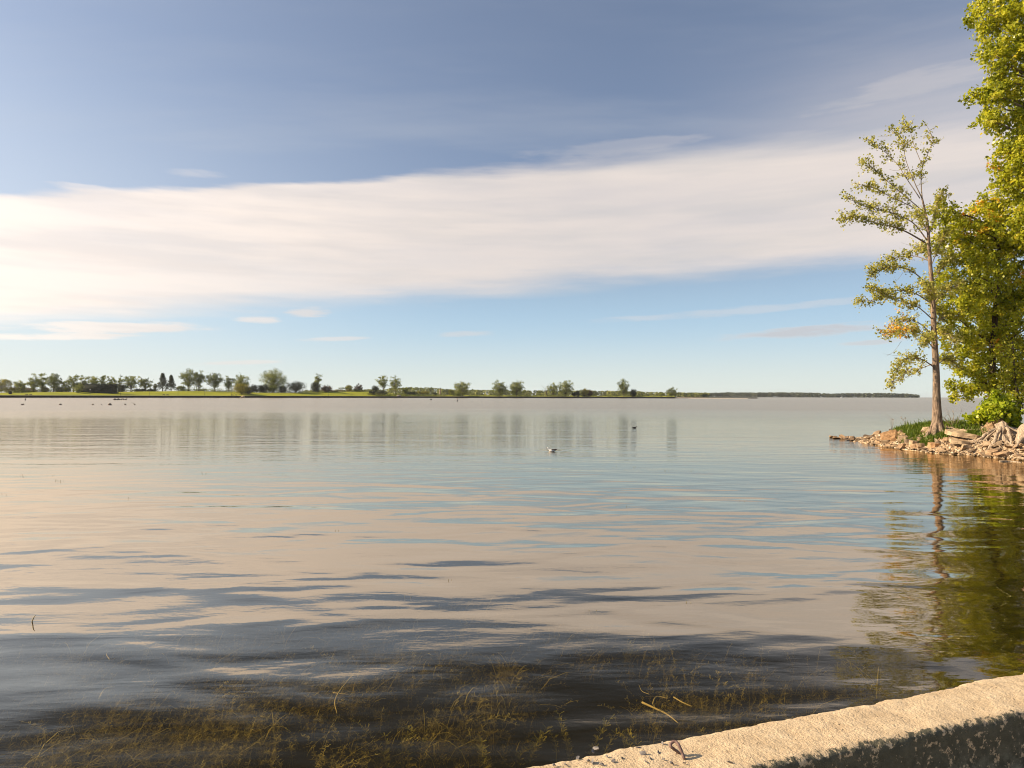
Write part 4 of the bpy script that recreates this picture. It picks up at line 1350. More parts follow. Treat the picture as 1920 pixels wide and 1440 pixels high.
def strip(name, cols, mat, **kw):
    V, Q = [], []
    for px in pxs:
        V += [shp(px, b, z(px) if callable(z) else z) for b, z in cols]
    n = len(cols)
    for i in range(len(pxs) - 1):
        for j in range(n - 1):
            a = i * n + j
            Q.append((a, a + n, a + n + 1, a + 1))
    return link(name, mesh_np(name, V, Q), mat, **kw)


qw = empty('quay_wall', shp(500, 0, 0), 'long dark quay wall along the far shore', 'wall')
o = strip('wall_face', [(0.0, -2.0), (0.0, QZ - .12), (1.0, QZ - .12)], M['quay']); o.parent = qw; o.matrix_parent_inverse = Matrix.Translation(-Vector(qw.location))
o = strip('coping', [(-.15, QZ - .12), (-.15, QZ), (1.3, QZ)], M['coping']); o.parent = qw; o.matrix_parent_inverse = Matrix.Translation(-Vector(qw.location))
tag(strip('path', [(1.3, QZ - .01), (6.0, QZ + .05)], M['path']), kind='structure')


def mound(f):
    def z(px):
        u = 0.25 * mnoise.noise((px * .03, f * 3, 0))
        return QZ + .06 + (topz(px) - QZ) * (f * f * (3 - 2 * f)) + u * f
    return z


tag(strip('lawn', [(6.0, QZ + .04)] + [(6 + 40 * f, mound(f)) for f in (.15, .3, .45, .6, .75, .9, 1.0)] + [(120, mound(1.0)), (700, 2.0)], M['lawn']), kind='structure')


def lawn_z(px, b):
    f = min(1.0, max(0.0, (b - 6) / 40))
    return mound(f)(px)


# low sand spit running right from the far shore
V, Q = [], []
for i, px in enumerate(np.linspace(1255, 1416, 40)):
    D = 838 + (px - 1265) * .12
    hgt = .9 * (1 - i / 39) ** .6 + .12 + .12 * mnoise.noise((px * .2, 0, 0))
    wd = 26 * (1 - i / 40) + 4
    V += [((px - 960) / F * D, D, -.2), ((px - 960) / F * (D + wd * .4), D + wd * .4, hgt), ((px - 960) / F * (D + wd), D + wd, -.2)]
for i in range(39):
    a = i * 3
    Q += [(a, a + 3, a + 4, a + 1), (a + 1, a + 4, a + 5, a + 2)]
tag(link('sand_spit', mesh_np('sand_spit', V, Q, smooth=True), M['sand']), kind='structure')
rs = random.Random(9)
for i, (px, lab) in enumerate([(1404, 'dark flat rock off the end of the sand spit'), (1411, 'second dark flat rock, outermost beyond the sand spit'), (1418, 'tiny dark rock farthest out past the sand spit')]):
    D = 846
    o = link('rock', hull_mesh('rock', 500 + i, 4.5, 3, 1.3, 16, .05), M['quay'], loc=((px - 960) / F * D, D, .15))
    tag(o, lab, 'rock', 'rocks off the sand spit')


# ---- far trees
def far_tree(name, label, px, wpx, ytop, back_, kind, mat, seed, n_leaf=1.0, cat='tree', group='trees on the far shore'):
    rng = np.random.default_rng(seed)
    D = tab(px, SH) + back_
    bz = lawn_z(px, back_)
    base = Vector(((px - 960) / F * D, D, bz - .1))
    H = at(px, ytop, D).z - bz
    W = wpx * D / F * (1.22 if kind in ('vase', 'sparse', 'tall', 'round') else 1.05)
    root = empty(name, base, label, cat, group)
    tr, lf = MB(), MB()
    C, T = [], []
    if kind == 'conifer':
        tr.tube([Vector((0, 0, 0)), Vector((0, 0, H * .98))], [H * .025, .03], 6)
        for i in range(int(420 * n_leaf)):
            f = rng.random() ** .75
            r_ = (1 - f) * W / 2 * rng.uniform(.25, 1.12) + .15
            a = rng.uniform(0, 6.28)
            C.append([(math.cos(a) * r_, math.sin(a) * r_, H * (.06 + .94 * f))] + rng.normal(size=(6, 3)) * (.12 + .035 * W))
        C = np.vstack(C)
        lf.leaves(C, .80, rng, None, .1, .6)
    elif kind == 'bare':
        for i in range(9):
            e = Vector((rng.uniform(-.9, .35) * W, rng.uniform(-.4, .4) * W, H * rng.uniform(.6, 1)))
            tr.tube(curve([Vector((0, 0, 0)), Vector((e.x * .25, e.y * .25, e.z * .5)), e], 7), [.22, .14, .06], 5)
    else:
        lowf = {'vase': .13, 'round': .05, 'tall': .08, 'bush': .02, 'sparse': .2}[kind]
        ncl = {'vase': 52, 'round': 60, 'tall': 46, 'bush': 40, 'sparse': 34}[kind]
        nl = {'vase': 30, 'round': 34, 'tall': 32, 'bush': 40, 'sparse': 28}[kind]
        ncl = int(ncl * min(2.6, max(.7, W * H / (48.0 if kind == 'bush' else 200.0))))
        zc = H * (1 + lowf) / 2; rz_ = H * (1 - lowf) / 2
        sg = {'vase': .055, 'round': .06, 'tall': .052, 'bush': .10, 'sparse': .045}[kind] * (H + W) / 2
        if kind != 'bush':
            th = H * .62
            bendx = rng.uniform(-.04, .04) * H
            tr.tube(curve([Vector((0, 0, 0)), Vector((bendx * .3, 0, th * .5)), Vector((bendx, 0, th))], 8), [H * .024, H * .018, H * .008], 7)
        lobes = []
        for i in range(ncl):
            u = rng.normal(size=3); u /= np.linalg.norm(u)
            rr = rng.uniform(.35, 1.04)
            zrel = u[2] * rr
            wf = {'vase': .74 + .26 * np.clip(zrel + .55, 0, 1), 'round': 1.0, 'tall': .9, 'bush': 1.0, 'sparse': .75 + .25 * zrel}[kind]
            c = np.array([u[0] * rr * W / 2 * wf, u[1] * rr * W / 2 * wf, zc + zrel * rz_])
            lobes.append(c)
            C.append(c + rng.normal(size=(int(nl * n_leaf), 3)) * np.array([sg, sg, sg * .75]))
            T.append(np.clip(rng.uniform(.25, .75) + rng.normal(size=int(nl * n_leaf)) * .18, 0, 1))
        for c in lobes[::2] if kind != 'bush' else lobes[::4]:
            z0 = min(H * .55, max(H * .12, c[2] * .55))
            p0 = Vector((0, 0, z0 if kind != 'bush' else 0))
            tr.tube([p0, Vector(c) * .55 + Vector((0, 0, z0 * .4 + .02 * H)), Vector(c)], [H * .010, H * .006, H * .003], 4, False)
        lf.leaves(np.vstack(C), (.80 if kind != 'bush' else .7), rng, np.concatenate(T), .2, .8)
    if tr.n:
        tr.build('trunk' if kind not in ('bush',) else 'stem', M['bark_far'], root)
    if lf.n:
        o = lf.build('crown', M[mat], root); o['kind'] = 'stuff'
    return root


FT = [
    ('bushy_tree', 'yellow-green bushy tree cut by the left edge of the far shore', 2, 34, 711, 48, 'round', 'leaf_yellow'),
    ('park_tree', 'low spreading tree, first one right of the yellow-green tree at the left edge', 40, 26, 712.5, 60, 'vase', 'leaf_far'),
    ('park_tree', 'leftmost tall tree of the clump of three on the far left lawn', 63, 21, 702, 60, 'vase', 'leaf_far'),
    ('park_tree', 'middle tall tree of the clump of three on the far left lawn', 80, 17, 700, 66, 'vase', 'leaf_far'),
    ('park_tree', 'rightmost and darkest of the clump of three tall trees on the far left lawn', 101, 28, 697.5, 58, 'vase', 'leaf_far'),
    ('park_tree', 'small thin tree between the clump of three and the hedge', 122, 14, 712, 64, 'sparse', 'leaf_far'),
    ('park_tree', 'tall tree just left of the clipped hedge', 138, 25, 703, 62, 'vase', 'leaf_far'),
    ('park_tree', 'narrow tree rising behind the left end of the clipped hedge', 156, 13, 701.5, 64, 'sparse', 'leaf_far'),
    ('park_tree', 'broad tree behind the middle of the clipped hedge, left of the pair', 174, 22, 703, 62, 'vase', 'leaf_far'),
    ('park_tree', 'tree with a spiky top behind the middle of the clipped hedge', 191, 17, 701, 64, 'sparse', 'leaf_far'),
    ('park_tree', 'yellow-tinged tree behind the right end of the clipped hedge', 208, 17, 704, 62, 'vase', 'leaf_far'),
    ('park_tree', 'thin tree just right of the clipped hedge above a dark shrub', 224, 16, 704, 64, 'sparse', 'leaf_far'),
    ('park_tree', 'full-crowned single tree standing clear to the right of the hedge', 246, 27, 703, 58, 'vase', 'leaf_far'),
    ('park_tree', 'small spreading tree between the full-crowned tree and the spruces', 273, 25, 708, 58, 'vase', 'leaf_far'),
    ('park_tree', 'low pale tree tucked against the left side of the spruces', 291, 11, 717, 58, 'sparse', 'leaf_yellow'),
    ('spruce_tree', 'taller pointed dark spruce on the far lawn', 305, 25, 701, 56, 'conifer', 'leaf_dark'),
    ('spruce_tree', 'shorter dark spruce to the right of the taller one', 321, 20, 704, 56, 'conifer', 'leaf_dark'),
    ('park_tree', 'leftmost and tallest tree of the row right of the spruces', 354, 30, 692, 56, 'vase', 'leaf_far'),
    ('park_tree', 'dense second tree of the row right of the spruces', 373, 20, 694, 58, 'tall', 'leaf_far'),
    ('park_tree', 'third tree of the row right of the spruces, tall with a forked base', 403, 27, 696, 58, 'vase', 'leaf_far'),
    ('park_tree', 'fourth tree of the row right of the spruces, slim and dark', 429, 20, 702.5, 58, 'tall', 'leaf_far'),
    ('park_tree', 'fifth and last tree of the row, spreading above the yellow-green bush', 452, 29, 702, 60, 'vase', 'leaf_far'),
    ('park_tree', 'large rounded lone tree with the broadest crown in mid lawn', 514, 39, 692, 54, 'round', 'leaf_far'),
    ('park_tree', 'thin upright lone tree with a dark bush at its left foot', 596, 18, 700, 46, 'sparse', 'leaf_far'),
    ('park_tree', 'small round greyish tree on the low rise left of centre', 673, 14, 720, 70, 'round', 'leaf_red'),
    ('park_tree', 'left tree of the tall pair near the middle of the far shore', 718, 26, 702, 40, 'sparse', 'leaf_far'),
    ('park_tree', 'right darker tree of the tall pair near the middle of the far shore', 741, 20, 704, 40, 'tall', 'leaf_far'),
    ('shore_tree', 'small greyish tree between the stone column and the round shore tree', 846, 13, 729, 30, 'round', 'leaf_wood'),
    ('shore_tree', 'round tree at the waterside just right of the stone column', 867, 28, 715, 12, 'round', 'leaf_far'),
    ('shore_tree', 'left tree of the two compact trees right of the picture centre line', 937, 24, 713, 12, 'round', 'leaf_far'),
    ('shore_tree', 'right tree of the two compact trees right of the picture centre line', 969, 27, 713, 12, 'round', 'leaf_far'),
    ('dead_tree', 'bare dead tree leaning left beside the pair of shore trees', 1026, 12, 721, 14, 'bare', 'leaf_far'),
    ('shore_tree', 'smaller left tree of the pair next to the bare dead tree', 1037, 20, 718, 14, 'vase', 'leaf_far'),
    ('shore_tree', 'larger right tree of the pair next to the bare dead tree', 1061, 25, 713, 12, 'round', 'leaf_far'),
    ('shore_tree', 'tall egg-shaped tree standing alone near the end of the far shore', 1170, 23, 709, 12, 'tall', 'leaf_far'),
    ('shore_tree', 'last small tree at the very tip of the far shore', 1260, 18, 726, 6, 'round', 'leaf_far'),
]
for i, (nm, lab, px, wpx, yt, b, kd, mt) in enumerate(FT):
    far_tree(nm, lab, px, wpx, yt, b, kd, mt, 1000 + i)
FB = [
    ('bush', 'small dark round bush alone on the left lawn near the quay', 19, 4, 733.5, 22, 'leaf_dark'),
    ('bush', 'russet bushes massed behind the left lawn below the low spreading tree', 32, 18, 724.5, 66, 'leaf_red'),
    ('bush', 'dark russet bush under the clump of three tall trees', 84, 16, 726, 66, 'leaf_red'),
    ('bush', 'dark green bush between the clump of three and the hedge', 112, 18, 724, 66, 'leaf_dark'),
    ('bush', 'pale green bush at the foot of the tall tree left of the hedge', 128, 14, 725, 64, 'leaf_far'),
    ('bush', 'olive bush leaning on the left end of the clipped hedge', 147, 13, 720, 32, 'leaf_far'),
    ('bush', 'dark bush right of the clipped hedge below the thin tree', 229, 17, 721, 54, 'leaf_dark'),
    ('bush', 'low dark bush spreading under the small tree left of the spruces', 262, 22, 729, 56, 'leaf_dark'),
    ('bush', 'low dark bush between the small tree and the spruces', 285, 16, 729.5, 56, 'leaf_dark'),
    ('bush', 'low green bush beneath the tallest tree of the row', 340, 12, 722, 58, 'leaf_far'),
    ('bush', 'large yellow-green bush at the quay in front of the row of trees', 453, 24, 719, 20, 'leaf_yellow'),
    ('bush', 'dark bush attached to the right side of the yellow-green bush', 466, 16, 724, 24, 'leaf_dark'),
    ('bush', 'small round dark bush right of the yellow-green bush', 477, 14, 721, 48, 'leaf_dark'),
    ('bush', 'dark bush at the left foot of the broad rounded tree', 493, 18, 719.5, 48, 'leaf_dark'),
    ('bush', 'low olive bush beneath the broad rounded tree', 512, 22, 722, 46, 'leaf_far'),
    ('bush', 'dark bush at the right foot of the broad rounded tree', 531, 16, 723, 46, 'leaf_dark'),
    ('bush', 'big dark round bush standing right of the broad rounded tree', 555, 30, 715, 42, 'leaf_dark'),
    ('bush', 'dark bush at the left foot of the thin upright lone tree', 592, 16, 717, 44, 'leaf_dark'),
    ('bush', 'russet bush right of the thin upright lone tree', 612, 20, 723, 46, 'leaf_red'),
    ('bush', 'yellow bush at the right end of the pergola', 654, 12, 721.5, 66, 'leaf_yellow'),
    ('bush', 'low dark bush under the small greyish tree', 673, 16, 729.5, 62, 'leaf_dark'),
    ('bush', 'dark upright bush just left of the tall pair of trees', 703, 12, 722, 44, 'leaf_dark'),
    ('bush', 'low black-green bush at the quay below the tall pair, left one', 698, 15, 731.5, 20, 'leaf_dark'),
    ('bush', 'low black-green bush at the quay below the tall pair, right one', 716, 20, 732, 20, 'leaf_dark'),
    ('bush', 'green bush right of the tall pair by the lane', 760, 12, 728, 40, 'leaf_far'),
    ('bush', 'low dark rounded bush left of the two light green bushes', 773, 17, 735, 34, 'leaf_dark'),
    ('bush', 'left one of the two light green bushes before the far wood', 786, 11, 733.5, 36, 'leaf_yellow'),
    ('bush', 'right one of the two light green bushes before the far wood', 797, 14, 733.5, 34, 'leaf_yellow'),
    ('bush', 'small dark bush just left of the stone column', 815, 9, 735.5, 30, 'leaf_dark'),
    ('bush', 'pale bush under the round tree right of the stone column', 859, 16, 733, 18, 'leaf_far'),
    ('bush', 'small dark pointed bush right of the larger tree of the pair', 1076, 7, 733, 12, 'leaf_dark'),
    ('bush', 'second small dark pointed bush right of the pair', 1083, 8, 733.5, 12, 'leaf_dark'),
    ('bush', 'yellowish bush standing alone right of the pointed bushes', 1096, 13, 729, 12, 'leaf_yellow'),
    ('bush', 'grey-brown bush next to the lone yellowish bush', 1106, 10, 731, 14, 'leaf_red'),
    ('bush', 'dark bush at the right foot of the egg-shaped tree', 1188, 12, 729, 12, 'leaf_dark'),
    ('bush', 'low bush left of the last small tree at the tip', 1241, 9, 736, 10, 'leaf_far'),
]
for i, (nm, lab, px, wpx, yt, b, mt) in enumerate(FB):
    far_tree(nm, lab, px, wpx, yt, b, 'bush', mt, 2000 + i, .8, 'bush', 'bushes on the far shore')

# loose undergrowth behind the lawn, one mass
rng = np.random.default_rng(61)
lf = MB(); C = []; T = []
for (a_, b_, dn, ht) in [(5, 60, 26, 3.4), (56, 142, 40, 3.0), (222, 300, 34, 2.6), (334, 480, 60, 2.6), (484, 545, 26, 3.0), (575, 625, 16, 2.2), (660, 760, 34, 2.2), (760, 860, 34, 2.4), (860, 1262, 110, 1.7)]:
    for _ in range(dn):
        px = rng.uniform(a_, b_); bk = rng.uniform(56, 72) if px < 690 else rng.uniform(10, 26)
        D = tab(px, SH) + bk
        c = np.array([(px - 960) / F * D, D, lawn_z(px, bk) + ht * .35])
        n = 44
        C.append(c + rng.normal(size=(n, 3)) * np.array([2.0, 1.4, ht * .36])); T.append(np.clip(rng.uniform(.1, .6) + rng.normal(size=n) * .15, 0, 1))
lf.leaves(np.vstack(C), .7, rng, np.concatenate(T), .2, .8)
tag(lf.build('undergrowth', M['leaf_far']), 'loose green undergrowth along the back of the far lawn', 'undergrowth', kind='stuff')

# clipped cedar hedge block
D = tab(180, SH) + 32
hb = Vector(((180 - 960) / F * D, D, lawn_z(180, 32) - .2))
hedge = empty('clipped_hedge', hb, 'big dark clipped hedge block in front of the park trees', 'hedge', rz=R(8))
hw = 68 * D / F; hh = at(180, 720, D).z - hb.z
rng = np.random.default_rng(6)
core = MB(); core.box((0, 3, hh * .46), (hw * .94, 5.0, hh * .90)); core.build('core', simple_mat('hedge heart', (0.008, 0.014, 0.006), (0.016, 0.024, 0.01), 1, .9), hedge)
C = []
for i in range(5200):
    face = rng.random()
    x = rng.uniform(-hw / 2, hw / 2)
    if face < .55: p = (x, .2 + rng.normal() * .15, rng.uniform(0, hh))
    elif face < .85: p = (x, rng.uniform(0, 6), hh * .96 + rng.normal() * .3 + .5 * mnoise.noise((x * .4, 0, 0)))
    else: p = (hw / 2 * rng.choice([-1, 1]) + rng.normal() * .2, rng.uniform(0, 6), rng.uniform(0, hh))
    C.append(p)
lf = MB(); lf.leaves(C, .55, rng, np.clip(rng.normal(.3, .2, 5200), 0, 1), .2, .6)
o = lf.build('foliage', M['leaf_dark'], hedge); o['kind'] = 'stuff'

# lamp posts along the quay path
for i, (px, lab) in enumerate([(169, 'white-topped lamp post in front of the clipped hedge'), (226, 'lamp post just right of the clipped hedge'), (280, 'lamp post before the low dark bushes left of the spruces'), (334, 'lamp post right of the spruces'), (384, 'lamp post below the second and third trees of the row'), (434, 'lamp post just left of the yellow-green bush'),
                               (527, 'lamp post below the broad rounded tree'), (616, 'lamp post below the russet bush'), (660, 'lamp post below the yellow bush of the pergola')]):
    p = Vector(shp(px, 7, QZ + .05))
    r_ = empty('lamp_post', p, lab, 'lamp post', 'lamp posts along the far quay')
    mb = MB(); mb.tube([Vector((0, 0, -.1)), Vector((0, 0, 4.2))], [.11, .07], 6); mb.build('post', M['darkmetal'], r_)
    mb = MB(); lathe(mb, [(.02, 4.15), (.28, 4.3), (.30, 4.6), (.12, 4.8), (.02, 4.85)], 8); mb.build('lantern', M['white'] if i == 0 else M['darkmetal'], r_)

# benches
for i, (px, lab) in enumerate([(50, 'left bench of the pair on the far left lawn'), (57.5, 'right bench of the pair on the far left lawn'), (307, 'left bench of the pair below the spruces'), (314, 'right bench of the pair below the spruces'), (436, 'left bench of the pair below the row of trees'), (442.5, 'right bench of the pair below the row of trees')]):
    p = Vector(shp(px, 8, QZ + .08))
    r_ = empty('park_bench', p, lab, 'bench', 'benches along the far quay')
    mb = MB(); mb.box((0, 0, .45), (2.0, .45, .08)); mb.build('seat', M['darkwood'], r_)
    mb = MB(); mb.box((0, .22, .75), (2.0, .06, .40)); mb.build('backrest', M['darkwood'], r_)
    for sx_ in (-.8, .8):
        mb = MB(); mb.box((sx_, 0, .205), (.08, .42, .41)); mb.build('leg', M['darkmetal'], r_)

# low shelter and pergola on the rise
px, b = 628, 58
p = Vector(shp(px, b, lawn_z(px, b)))
r_ = empty('shelter', p, 'low dark flat-roofed shelter left of the pergola', 'shelter')
mb = MB(); mb.box((0, 0, .6), (6.5, 3, 1.3)); mb.build('wall', M['darkwood'], r_)
mb = MB(); mb.box((0, 0, 1.36), (7.3, 3.6, .2)); mb.build('roof', M['housewall'], r_)
px = 645
p = Vector(shp(px, b, lawn_z(px, b)))
r_ = empty('pergola', p, 'row of upright posts under leafy cover on the low rise', 'pergola')
for i in range(9):
    mb = MB(); mb.box((-5.2 + i * 1.3, 0, 1.6), (.32, .32, 3.3)); mb.build('post', M['tanstone'], r_)
mb = MB(); mb.box((0, 0, 3.4), (11.4, 1.2, .25)); mb.build('beam', M['darkwood'], r_)
lf = MB(); lf.leaves(np.stack([rng.uniform(-5.8, 5.8, 260), rng.normal(0, .8, 260), 4.0 + rng.normal(0, .45, 260)], 1), .6, rng, None, .2, .8)
o = lf.build('vine', M['leaf_far'], r_); o['kind'] = 'stuff'

# grey house behind the trees on the left
D = 590
p = at(40, 734, D); p.z = 3.2
r_ = empty('house', p, 'low grey house with a brown roof half hidden behind the left park trees', 'house', rz=R(6))
mb = MB(); mb.box((0, 0, 1.4), (22, 8, 2.9)); mb.build('wall', M['housewall'], r_)
rf = MB(); rf.add([(-11.6, -4.6, 2.86), (11.6, -4.6, 2.86), (11.6, 4.6, 2.86), (-11.6, 4.6, 2.86), (-8.5, 0, 4.9), (8.5, 0, 4.9)], [(0, 1, 5, 4), (2, 3, 4, 5)], [(1, 2, 5), (3, 0, 4), ]); rf.build('roof', M['roof'], r_)
for x in (-8, -3, 3, 8):
    wdw = MB(); wdw.box((x, -4.02, 1.5), (1.5, .1, 1.2)); wdw.build('window', M['glass'], r_)

# stone column with a pointed top
px, b = 825.5, 30
p = Vector(shp(px, b, lawn_z(px, b)))
r_ = empty('stone_column', p, 'tall tan stone column with a pointed dark tip by the far quay', 'column')
hcol = at(px, 726, p.y).z - p.z
mb = MB(); mb.box((0, 0, .4), (2.4, 2.4, .9)); mb.build('base', M['tanstone'], r_)
mb = MB(); lathe(mb, [(.95, .8), (.80, hcol * .5), (.70, hcol * .78)], 10); mb.build('shaft', M['tanstone'], r_)
mb = MB(); lathe(mb, [(.78, hcol * .775), (.5, hcol * .86), (.02, hcol)], 10); mb.build('tip', M['darkwood'], r_)
for i, (x, lab) in enumerate([(813, 'pale rock at the left foot of the stone column'), (821, 'pale rock touching the base of the stone column'), (829.5, 'upright pale rock right of the stone column'), (833, 'small pale rock farther right of the stone column')]):
    q = Vector(shp(x, 26, lawn_z(x, 26)))
    o = link('rock', hull_mesh('rock', 600 + i, 1.9, 1.5, 1.8, 16, .05), M['stone_tan'], loc=(q.x, q.y, q.z + .6))
    tag(o, lab, 'rock', 'pale rocks round the stone column')

# low parked cart-like block by the quay (grey, left of the dark bushes)
q = Vector(shp(748, 6, QZ))
r_ = empty('planter', q, 'grey block-like planter at the quay right of the black-green bushes', 'planter')
mb = MB(); mb.box((0, 0, .6), (4.2, 1.6, 1.2)); mb.build('box', M['coping'], r_)
mb = MB(); mb.leaves(rng.normal(size=(60, 3)) * np.array([1.4, .5, .2]) + np.array([0, 0, 1.35]), .45, rng); o = mb.build('foliage', M['leaf_dark'], r_); o['kind'] = 'stuff'

# ---- boulders and marks in the bay
bl = [(43, 759.3, 5.0, 'leftmost dark boulder of the row standing in the bay'), (113, 759.2, 4.6, 'second dark boulder from the left in the bay'), (174, 759, 4.6, 'third dark boulder from the left in the bay'), (190, 759.3, 2.4, 'smallest dark boulder in the bay, fourth in the row'), (206.5, 759.6, 7.2, 'broadest dark boulder in the bay, with a low tail to the right'),
      (235, 759, 4.4, 'second boulder from the right in the row in the bay'), (252.5, 758.8, 4.2, 'rightmost dark boulder of the row in the bay')]
for i, (x, y, wpx, lab) in enumerate(bl):
    p = on(x, y, 0)
    wd = wpx * p.y / F
    o = link('boulder', hull_mesh('boulder', 700 + i, wd, wd * .8, wd * .75, 18, .1), M['boulder'], loc=(p.x, p.y, wd * .16), rot=(0, 0, i))
    tag(o, lab, 'boulder', 'boulders standing in the bay')
p = Vector(shp(455, -5, 0))
o = link('boulder', hull_mesh('boulder', 720, 4.8, 4, 3.4, 20, .1), M['stone_tan'], loc=(p.x, p.y, .55)); tag(o, 'pale boulder in the water against the far quay by the yellow-green bush', 'boulder')
for x, y, hgt, mt, lab in [(47.3, 750.8, 6.5, 'darkmetal', 'thin dark channel post standing in the bay at the left'), (857.2, 752.8, 6.5, 'buoy', 'reddish channel post standing off the stone column')]:
    p = on(x, y, 0); s_ = p.y / F
    r_ = empty('channel_post', p, lab, 'post')
    mb = MB(); lathe(mb, [(s_ * .9, -.3), (s_ * .9, hgt * s_ * .42), (s_ * .3, hgt * s_ * .5)], 8); mb.build('float', M['darkmetal'], r_)
    mb = MB(); mb.tube([Vector((0, 0, hgt * s_ * .4)), Vector((0, 0, hgt * s_))], [s_ * .42, s_ * .38], 6); mb.build('post', M[mt], r_)
p = on(808, 750.2, 0); s_ = p.y / F
mb = MB(); lathe(mb, [(.05, -.3), (s_ * 1.5, -.1), (s_ * 1.6, s_ * 1.0), (s_ * .9, s_ * 2.2), (s_ * .4, s_ * 3.0), (.02, s_ * 3.1)], 10)
tag(mb.build('mooring_buoy', M['darkmetal'], smooth=True, loc=p), 'round dark buoy floating below the light green bushes', 'buoy')


# ---- birds
def bird(name, label, loc, rz, L, body_mat, wing_mat, bill_mat, group=None, drop=.07, front_=.22):
    """swimming bird, head towards +X before rotation"""
    r_ = empty(name, loc, label, 'bird', group, rz)
    secs = [(-.50, .20, .02, .015), (-.42, .19, .05, .03), (-.28, .13, .12, .085), (-.08, .09, .165, .13), (.12, .08, .165, .135), (.27, .12, .125, .115), (.34, .20, .075, .085), (.37, .29, .060, .07), (.40, .36, .066, .066), (.45, .39, .062, .058), (.50, .385, .04, .036), (.535, .375, .014, .014)]
    V, Q = [], []
    n = 12
    for x, z, ry, rz_ in secs:
        for s in range(n):
            a = 2 * math.pi * s / n
            V.append((x * L, math.cos(a) * ry * L, (z + math.sin(a) * rz_) * L))
    for i in range(len(secs) - 1):
        for s in range(n):
            Q.append((i * n + s, i * n + (s + 1) % n, (i + 1) * n + (s + 1) % n, (i + 1) * n + s))
    link('body', mesh_np('body', V, Q, [tuple([0, n - 1 - s, n - 2 - s]) for s in range(0, n - 2)], True), body_mat, r_)
    for sg in (-1, 1):
        mb = MB()
        pr = [(-.58, .20, .015, .05), (-.4, .19, .035, .12), (-.15, .17, .05, .165), (front_ * .5, .16, .045, .165), (front_, .15, .015, .13)]
        for i in range(len(pr) - 1):
            x0, z0, t0_, y0 = pr[i]; x1, z1, t1, y1 = pr[i + 1]
            mb.add([(x0 * L, sg * (y0 + .012) * L, (z0 - drop) * L), (x1 * L, sg * (y1 + .012) * L, (z1 - drop) * L), (x1 * L, sg * (y1 + .018) * L, (z1 + .03) * L), (x0 * L, sg * (y0 + .018) * L, (z0 + .03) * L),
                    (x0 * L, sg * y0 * .45 * L, (z0 + .085) * L), (x1 * L, sg * y1 * .45 * L, (z1 + .085) * L)], [(0, 1, 2, 3), (3, 2, 5, 4)])
        mb.build('wing', wing_mat, r_, smooth=True)
    mb = MB(); mb.tube([Vector((.52 * L, 0, .376 * L)), Vector((.60 * L, 0, .362 * L)), Vector((.64 * L, 0, .35 * L))], [.022 * L, .016 * L, .004 * L], 6)
    mb.build('bill', bill_mat, r_)
    for sg in (-1, 1):
        mb = MB(); lathe(mb, [(.001, -.012 * L), (.012 * L, 0), (.001, .012 * L)], 6, (.455 * L, sg * .058 * L, .405 * L)); mb.build('eye', M['darkmetal'], r_)
    return r_


bird('gull', 'white gull with dark wings swimming in the middle of the bay', GULL + Vector((0, 0, -.01)), R(172), .40, M['feather_white'], M['feather_dark'], M['bill'], None, .0, .06)
bird('duck', 'small dark duck swimming right of the white gull', on(1190, 802.5) + Vector((0, 0, -.01)), R(15), .36, M['feather_dark'], M['feather_dark'], M['darkmetal'])
for i, x in enumerate([214, 217, 220.5, 223.5, 227.5, 232, 236]):
    p = on(x, 750, 0)
    mb = MB(); L = .8
    lathe(mb, [(.02, -.1), (.34, .05), (.36, .3), (.2, .5), (.02, .58)], 8)
    mb.tube([Vector((.2, 0, .4)), Vector((.34, 0, .75)), Vector((.46, 0, .85)), Vector((.62, 0, .82))], [.12, .09, .11, .03], 6)
    tag(mb.build('goose', M['feather_dark'], loc=p, rot=(0, 0, R(180 * (i % 2)))), 'tiny dark waterbird in the loose line off the clipped hedge', 'bird', 'waterbirds in a line off the hedge')


# ------------------------------------------------------------------ far woods and island
def wood(name, label, px0, px1, D0, D1, ytop, mat, n, leafs, base_z, seed, perc):
    rng = np.random.default_rng(seed)
    lf = MB()
    for i in range(n):
        px = rng.uniform(px0, px1); D = rng.uniform(D0, D1)
        yt = tab(px, ytop) + .9 * mnoise.noise((px * .11, D * .01, 0)) + .4 * rng.normal()
        H = max(3.0, at(px, yt, D).z - base_z)
        W = H * rng.uniform(.55, .95)
        u = rng.normal(size=(perc, 3)); u /= np.linalg.norm(u, axis=1, keepdims=True)
        c = np.array([(px - 960) / F * D, D, base_z + H * .55]) + u * np.array([W * .6, W * .6, H * .45]) * rng.uniform(.75, 1.0, (perc, 1))
        lf.leaves(c, leafs, rng, np.clip(rng.uniform(.2, .8) + rng.normal(size=perc) * .15, 0, 1), .3, .85)
    o = lf.build(name, M[mat])
    tag(o, label, 'wood', kind='stuff')
    return o


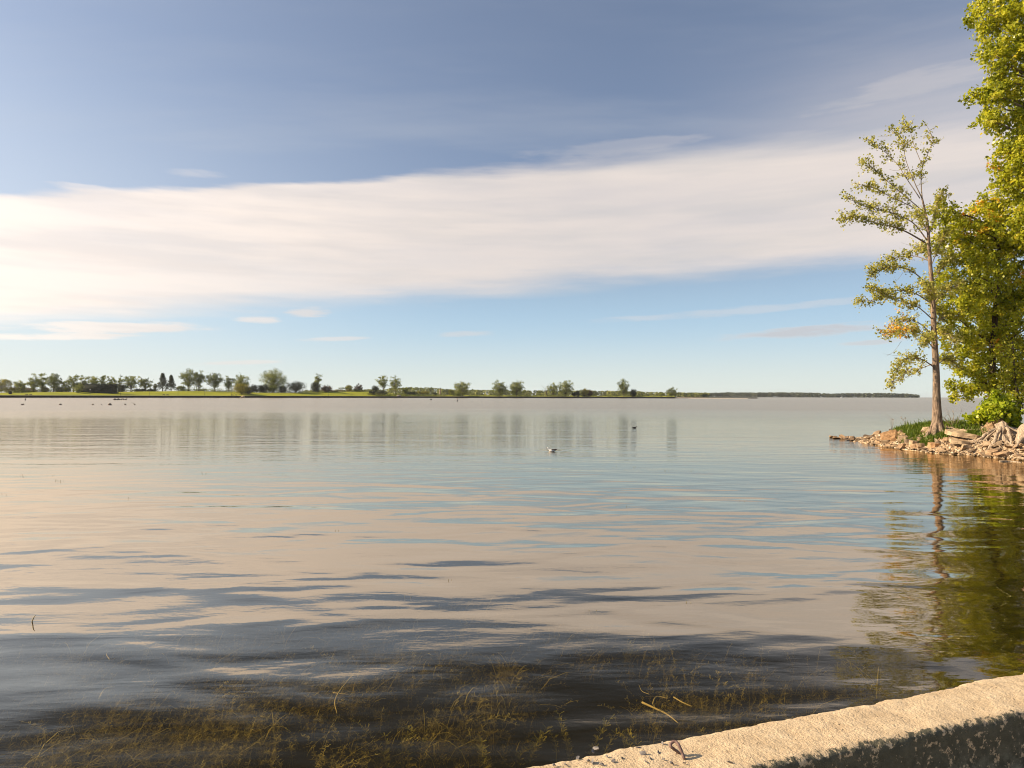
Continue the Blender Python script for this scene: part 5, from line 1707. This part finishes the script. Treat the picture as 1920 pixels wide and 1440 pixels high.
wood('far_wood', 'hazy green belt of woodland behind the far shore', 560, 1330, 1350, 1650, [(560, 733.5), (600, 731), (700, 730), (755, 727), (770, 726), (800, 726.5), (830, 729), (850, 731), (900, 731), (980, 732), (1100, 732.5), (1190, 734), (1265, 736), (1330, 737.5)], 'leaf_wood', 420, 3.2, .5, 71, 70)
gv = []
for px in np.linspace(540, 1420, 30):
    gv += [((px - 960) / F * 1330, 1330, .6), ((px - 960) / F * 1800, 1800, .8)]
tag(link('far_ground', mesh_np('far_ground', gv, [(2 * i, 2 * i + 2, 2 * i + 3, 2 * i + 1) for i in range(29)]), M['islandground']), kind='structure')
wood('island_wood', 'dark low wooded shore on the horizon, ending left of the trunk', 1270, 1722, 2350, 2600, [(1270, 737), (1380, 736.4), (1480, 736.2), (1520, 736.5), (1560, 738.3), (1600, 737.6), (1660, 737.4), (1700, 738.6), (1722, 740.5)], 'leaf_island', 520, 4.5, .3, 72, 60)
gv = []
for px in np.linspace(1255, 1724, 30):
    gv += [((px - 960) / F * 2320, 2320, -.3), ((px - 960) / F * 2335, 2335, .9), ((px - 960) / F * 2700, 2700, 1.0)]
tag(link('island', mesh_np('island', gv, [(3 * i + j, 3 * i + 3 + j, 3 * i + 4 + j, 3 * i + 1 + j) for i in range(29) for j in range(2)]), M['islandground']), kind='structure')
# sailing boat far out
p = on(1578, 746.3, 0); p = Vector(((1578 - 960) / F * 1900, 1900, 0))
r_ = empty('sailing_boat', p, 'tiny white sailing boat in front of the wooded shore on the horizon', 'boat')
mb = MB(); mb.add([(-3.5, 0, 1), (3.2, -1.2, .9), (3.2, 1.2, .9), (-2.6, 0, -.2), (3, -.8, -.2), (3, .8, -.2)], [(0, 3, 4, 1), (0, 2, 5, 3), (1, 4, 5, 2)], [(0, 1, 2)]); mb.build('hull', M['white'], r_)
mb = MB(); mb.tube([Vector((0, 0, .5)), Vector((0, 0, 7))], [.09, .06], 5); mb.build('mast', M['white'], r_)
mb = MB(); mb.add([(.1, 0, 1.4), (2.8, .1, 1.5), (.1, 0, 6.8), (.1, .06, 1.4), (2.8, .16, 1.5), (.1, .06, 6.8)], None, [(0, 1, 2), (5, 4, 3)]); mb.build('sail', M['white'], r_)

# ------------------------------------------------------------------ the air over the lake
hz_o = MB(); hz_o.box((0, 3925, 12.7), (2 * E + 100, 8400, 37.0))
m, k = new_mat('lake haze')
pv = k.node('ShaderNodeVolumePrincipled', {'Color': (0.86, 0.90, 0.95), 'Density': 0.00005, 'Anisotropy': 0.2})
k.set(k.out.inputs['Volume'], pv.outputs[0])
tag(hz_o.build('haze', m), 'thin pale haze over the lake', 'haze', kind='stuff')
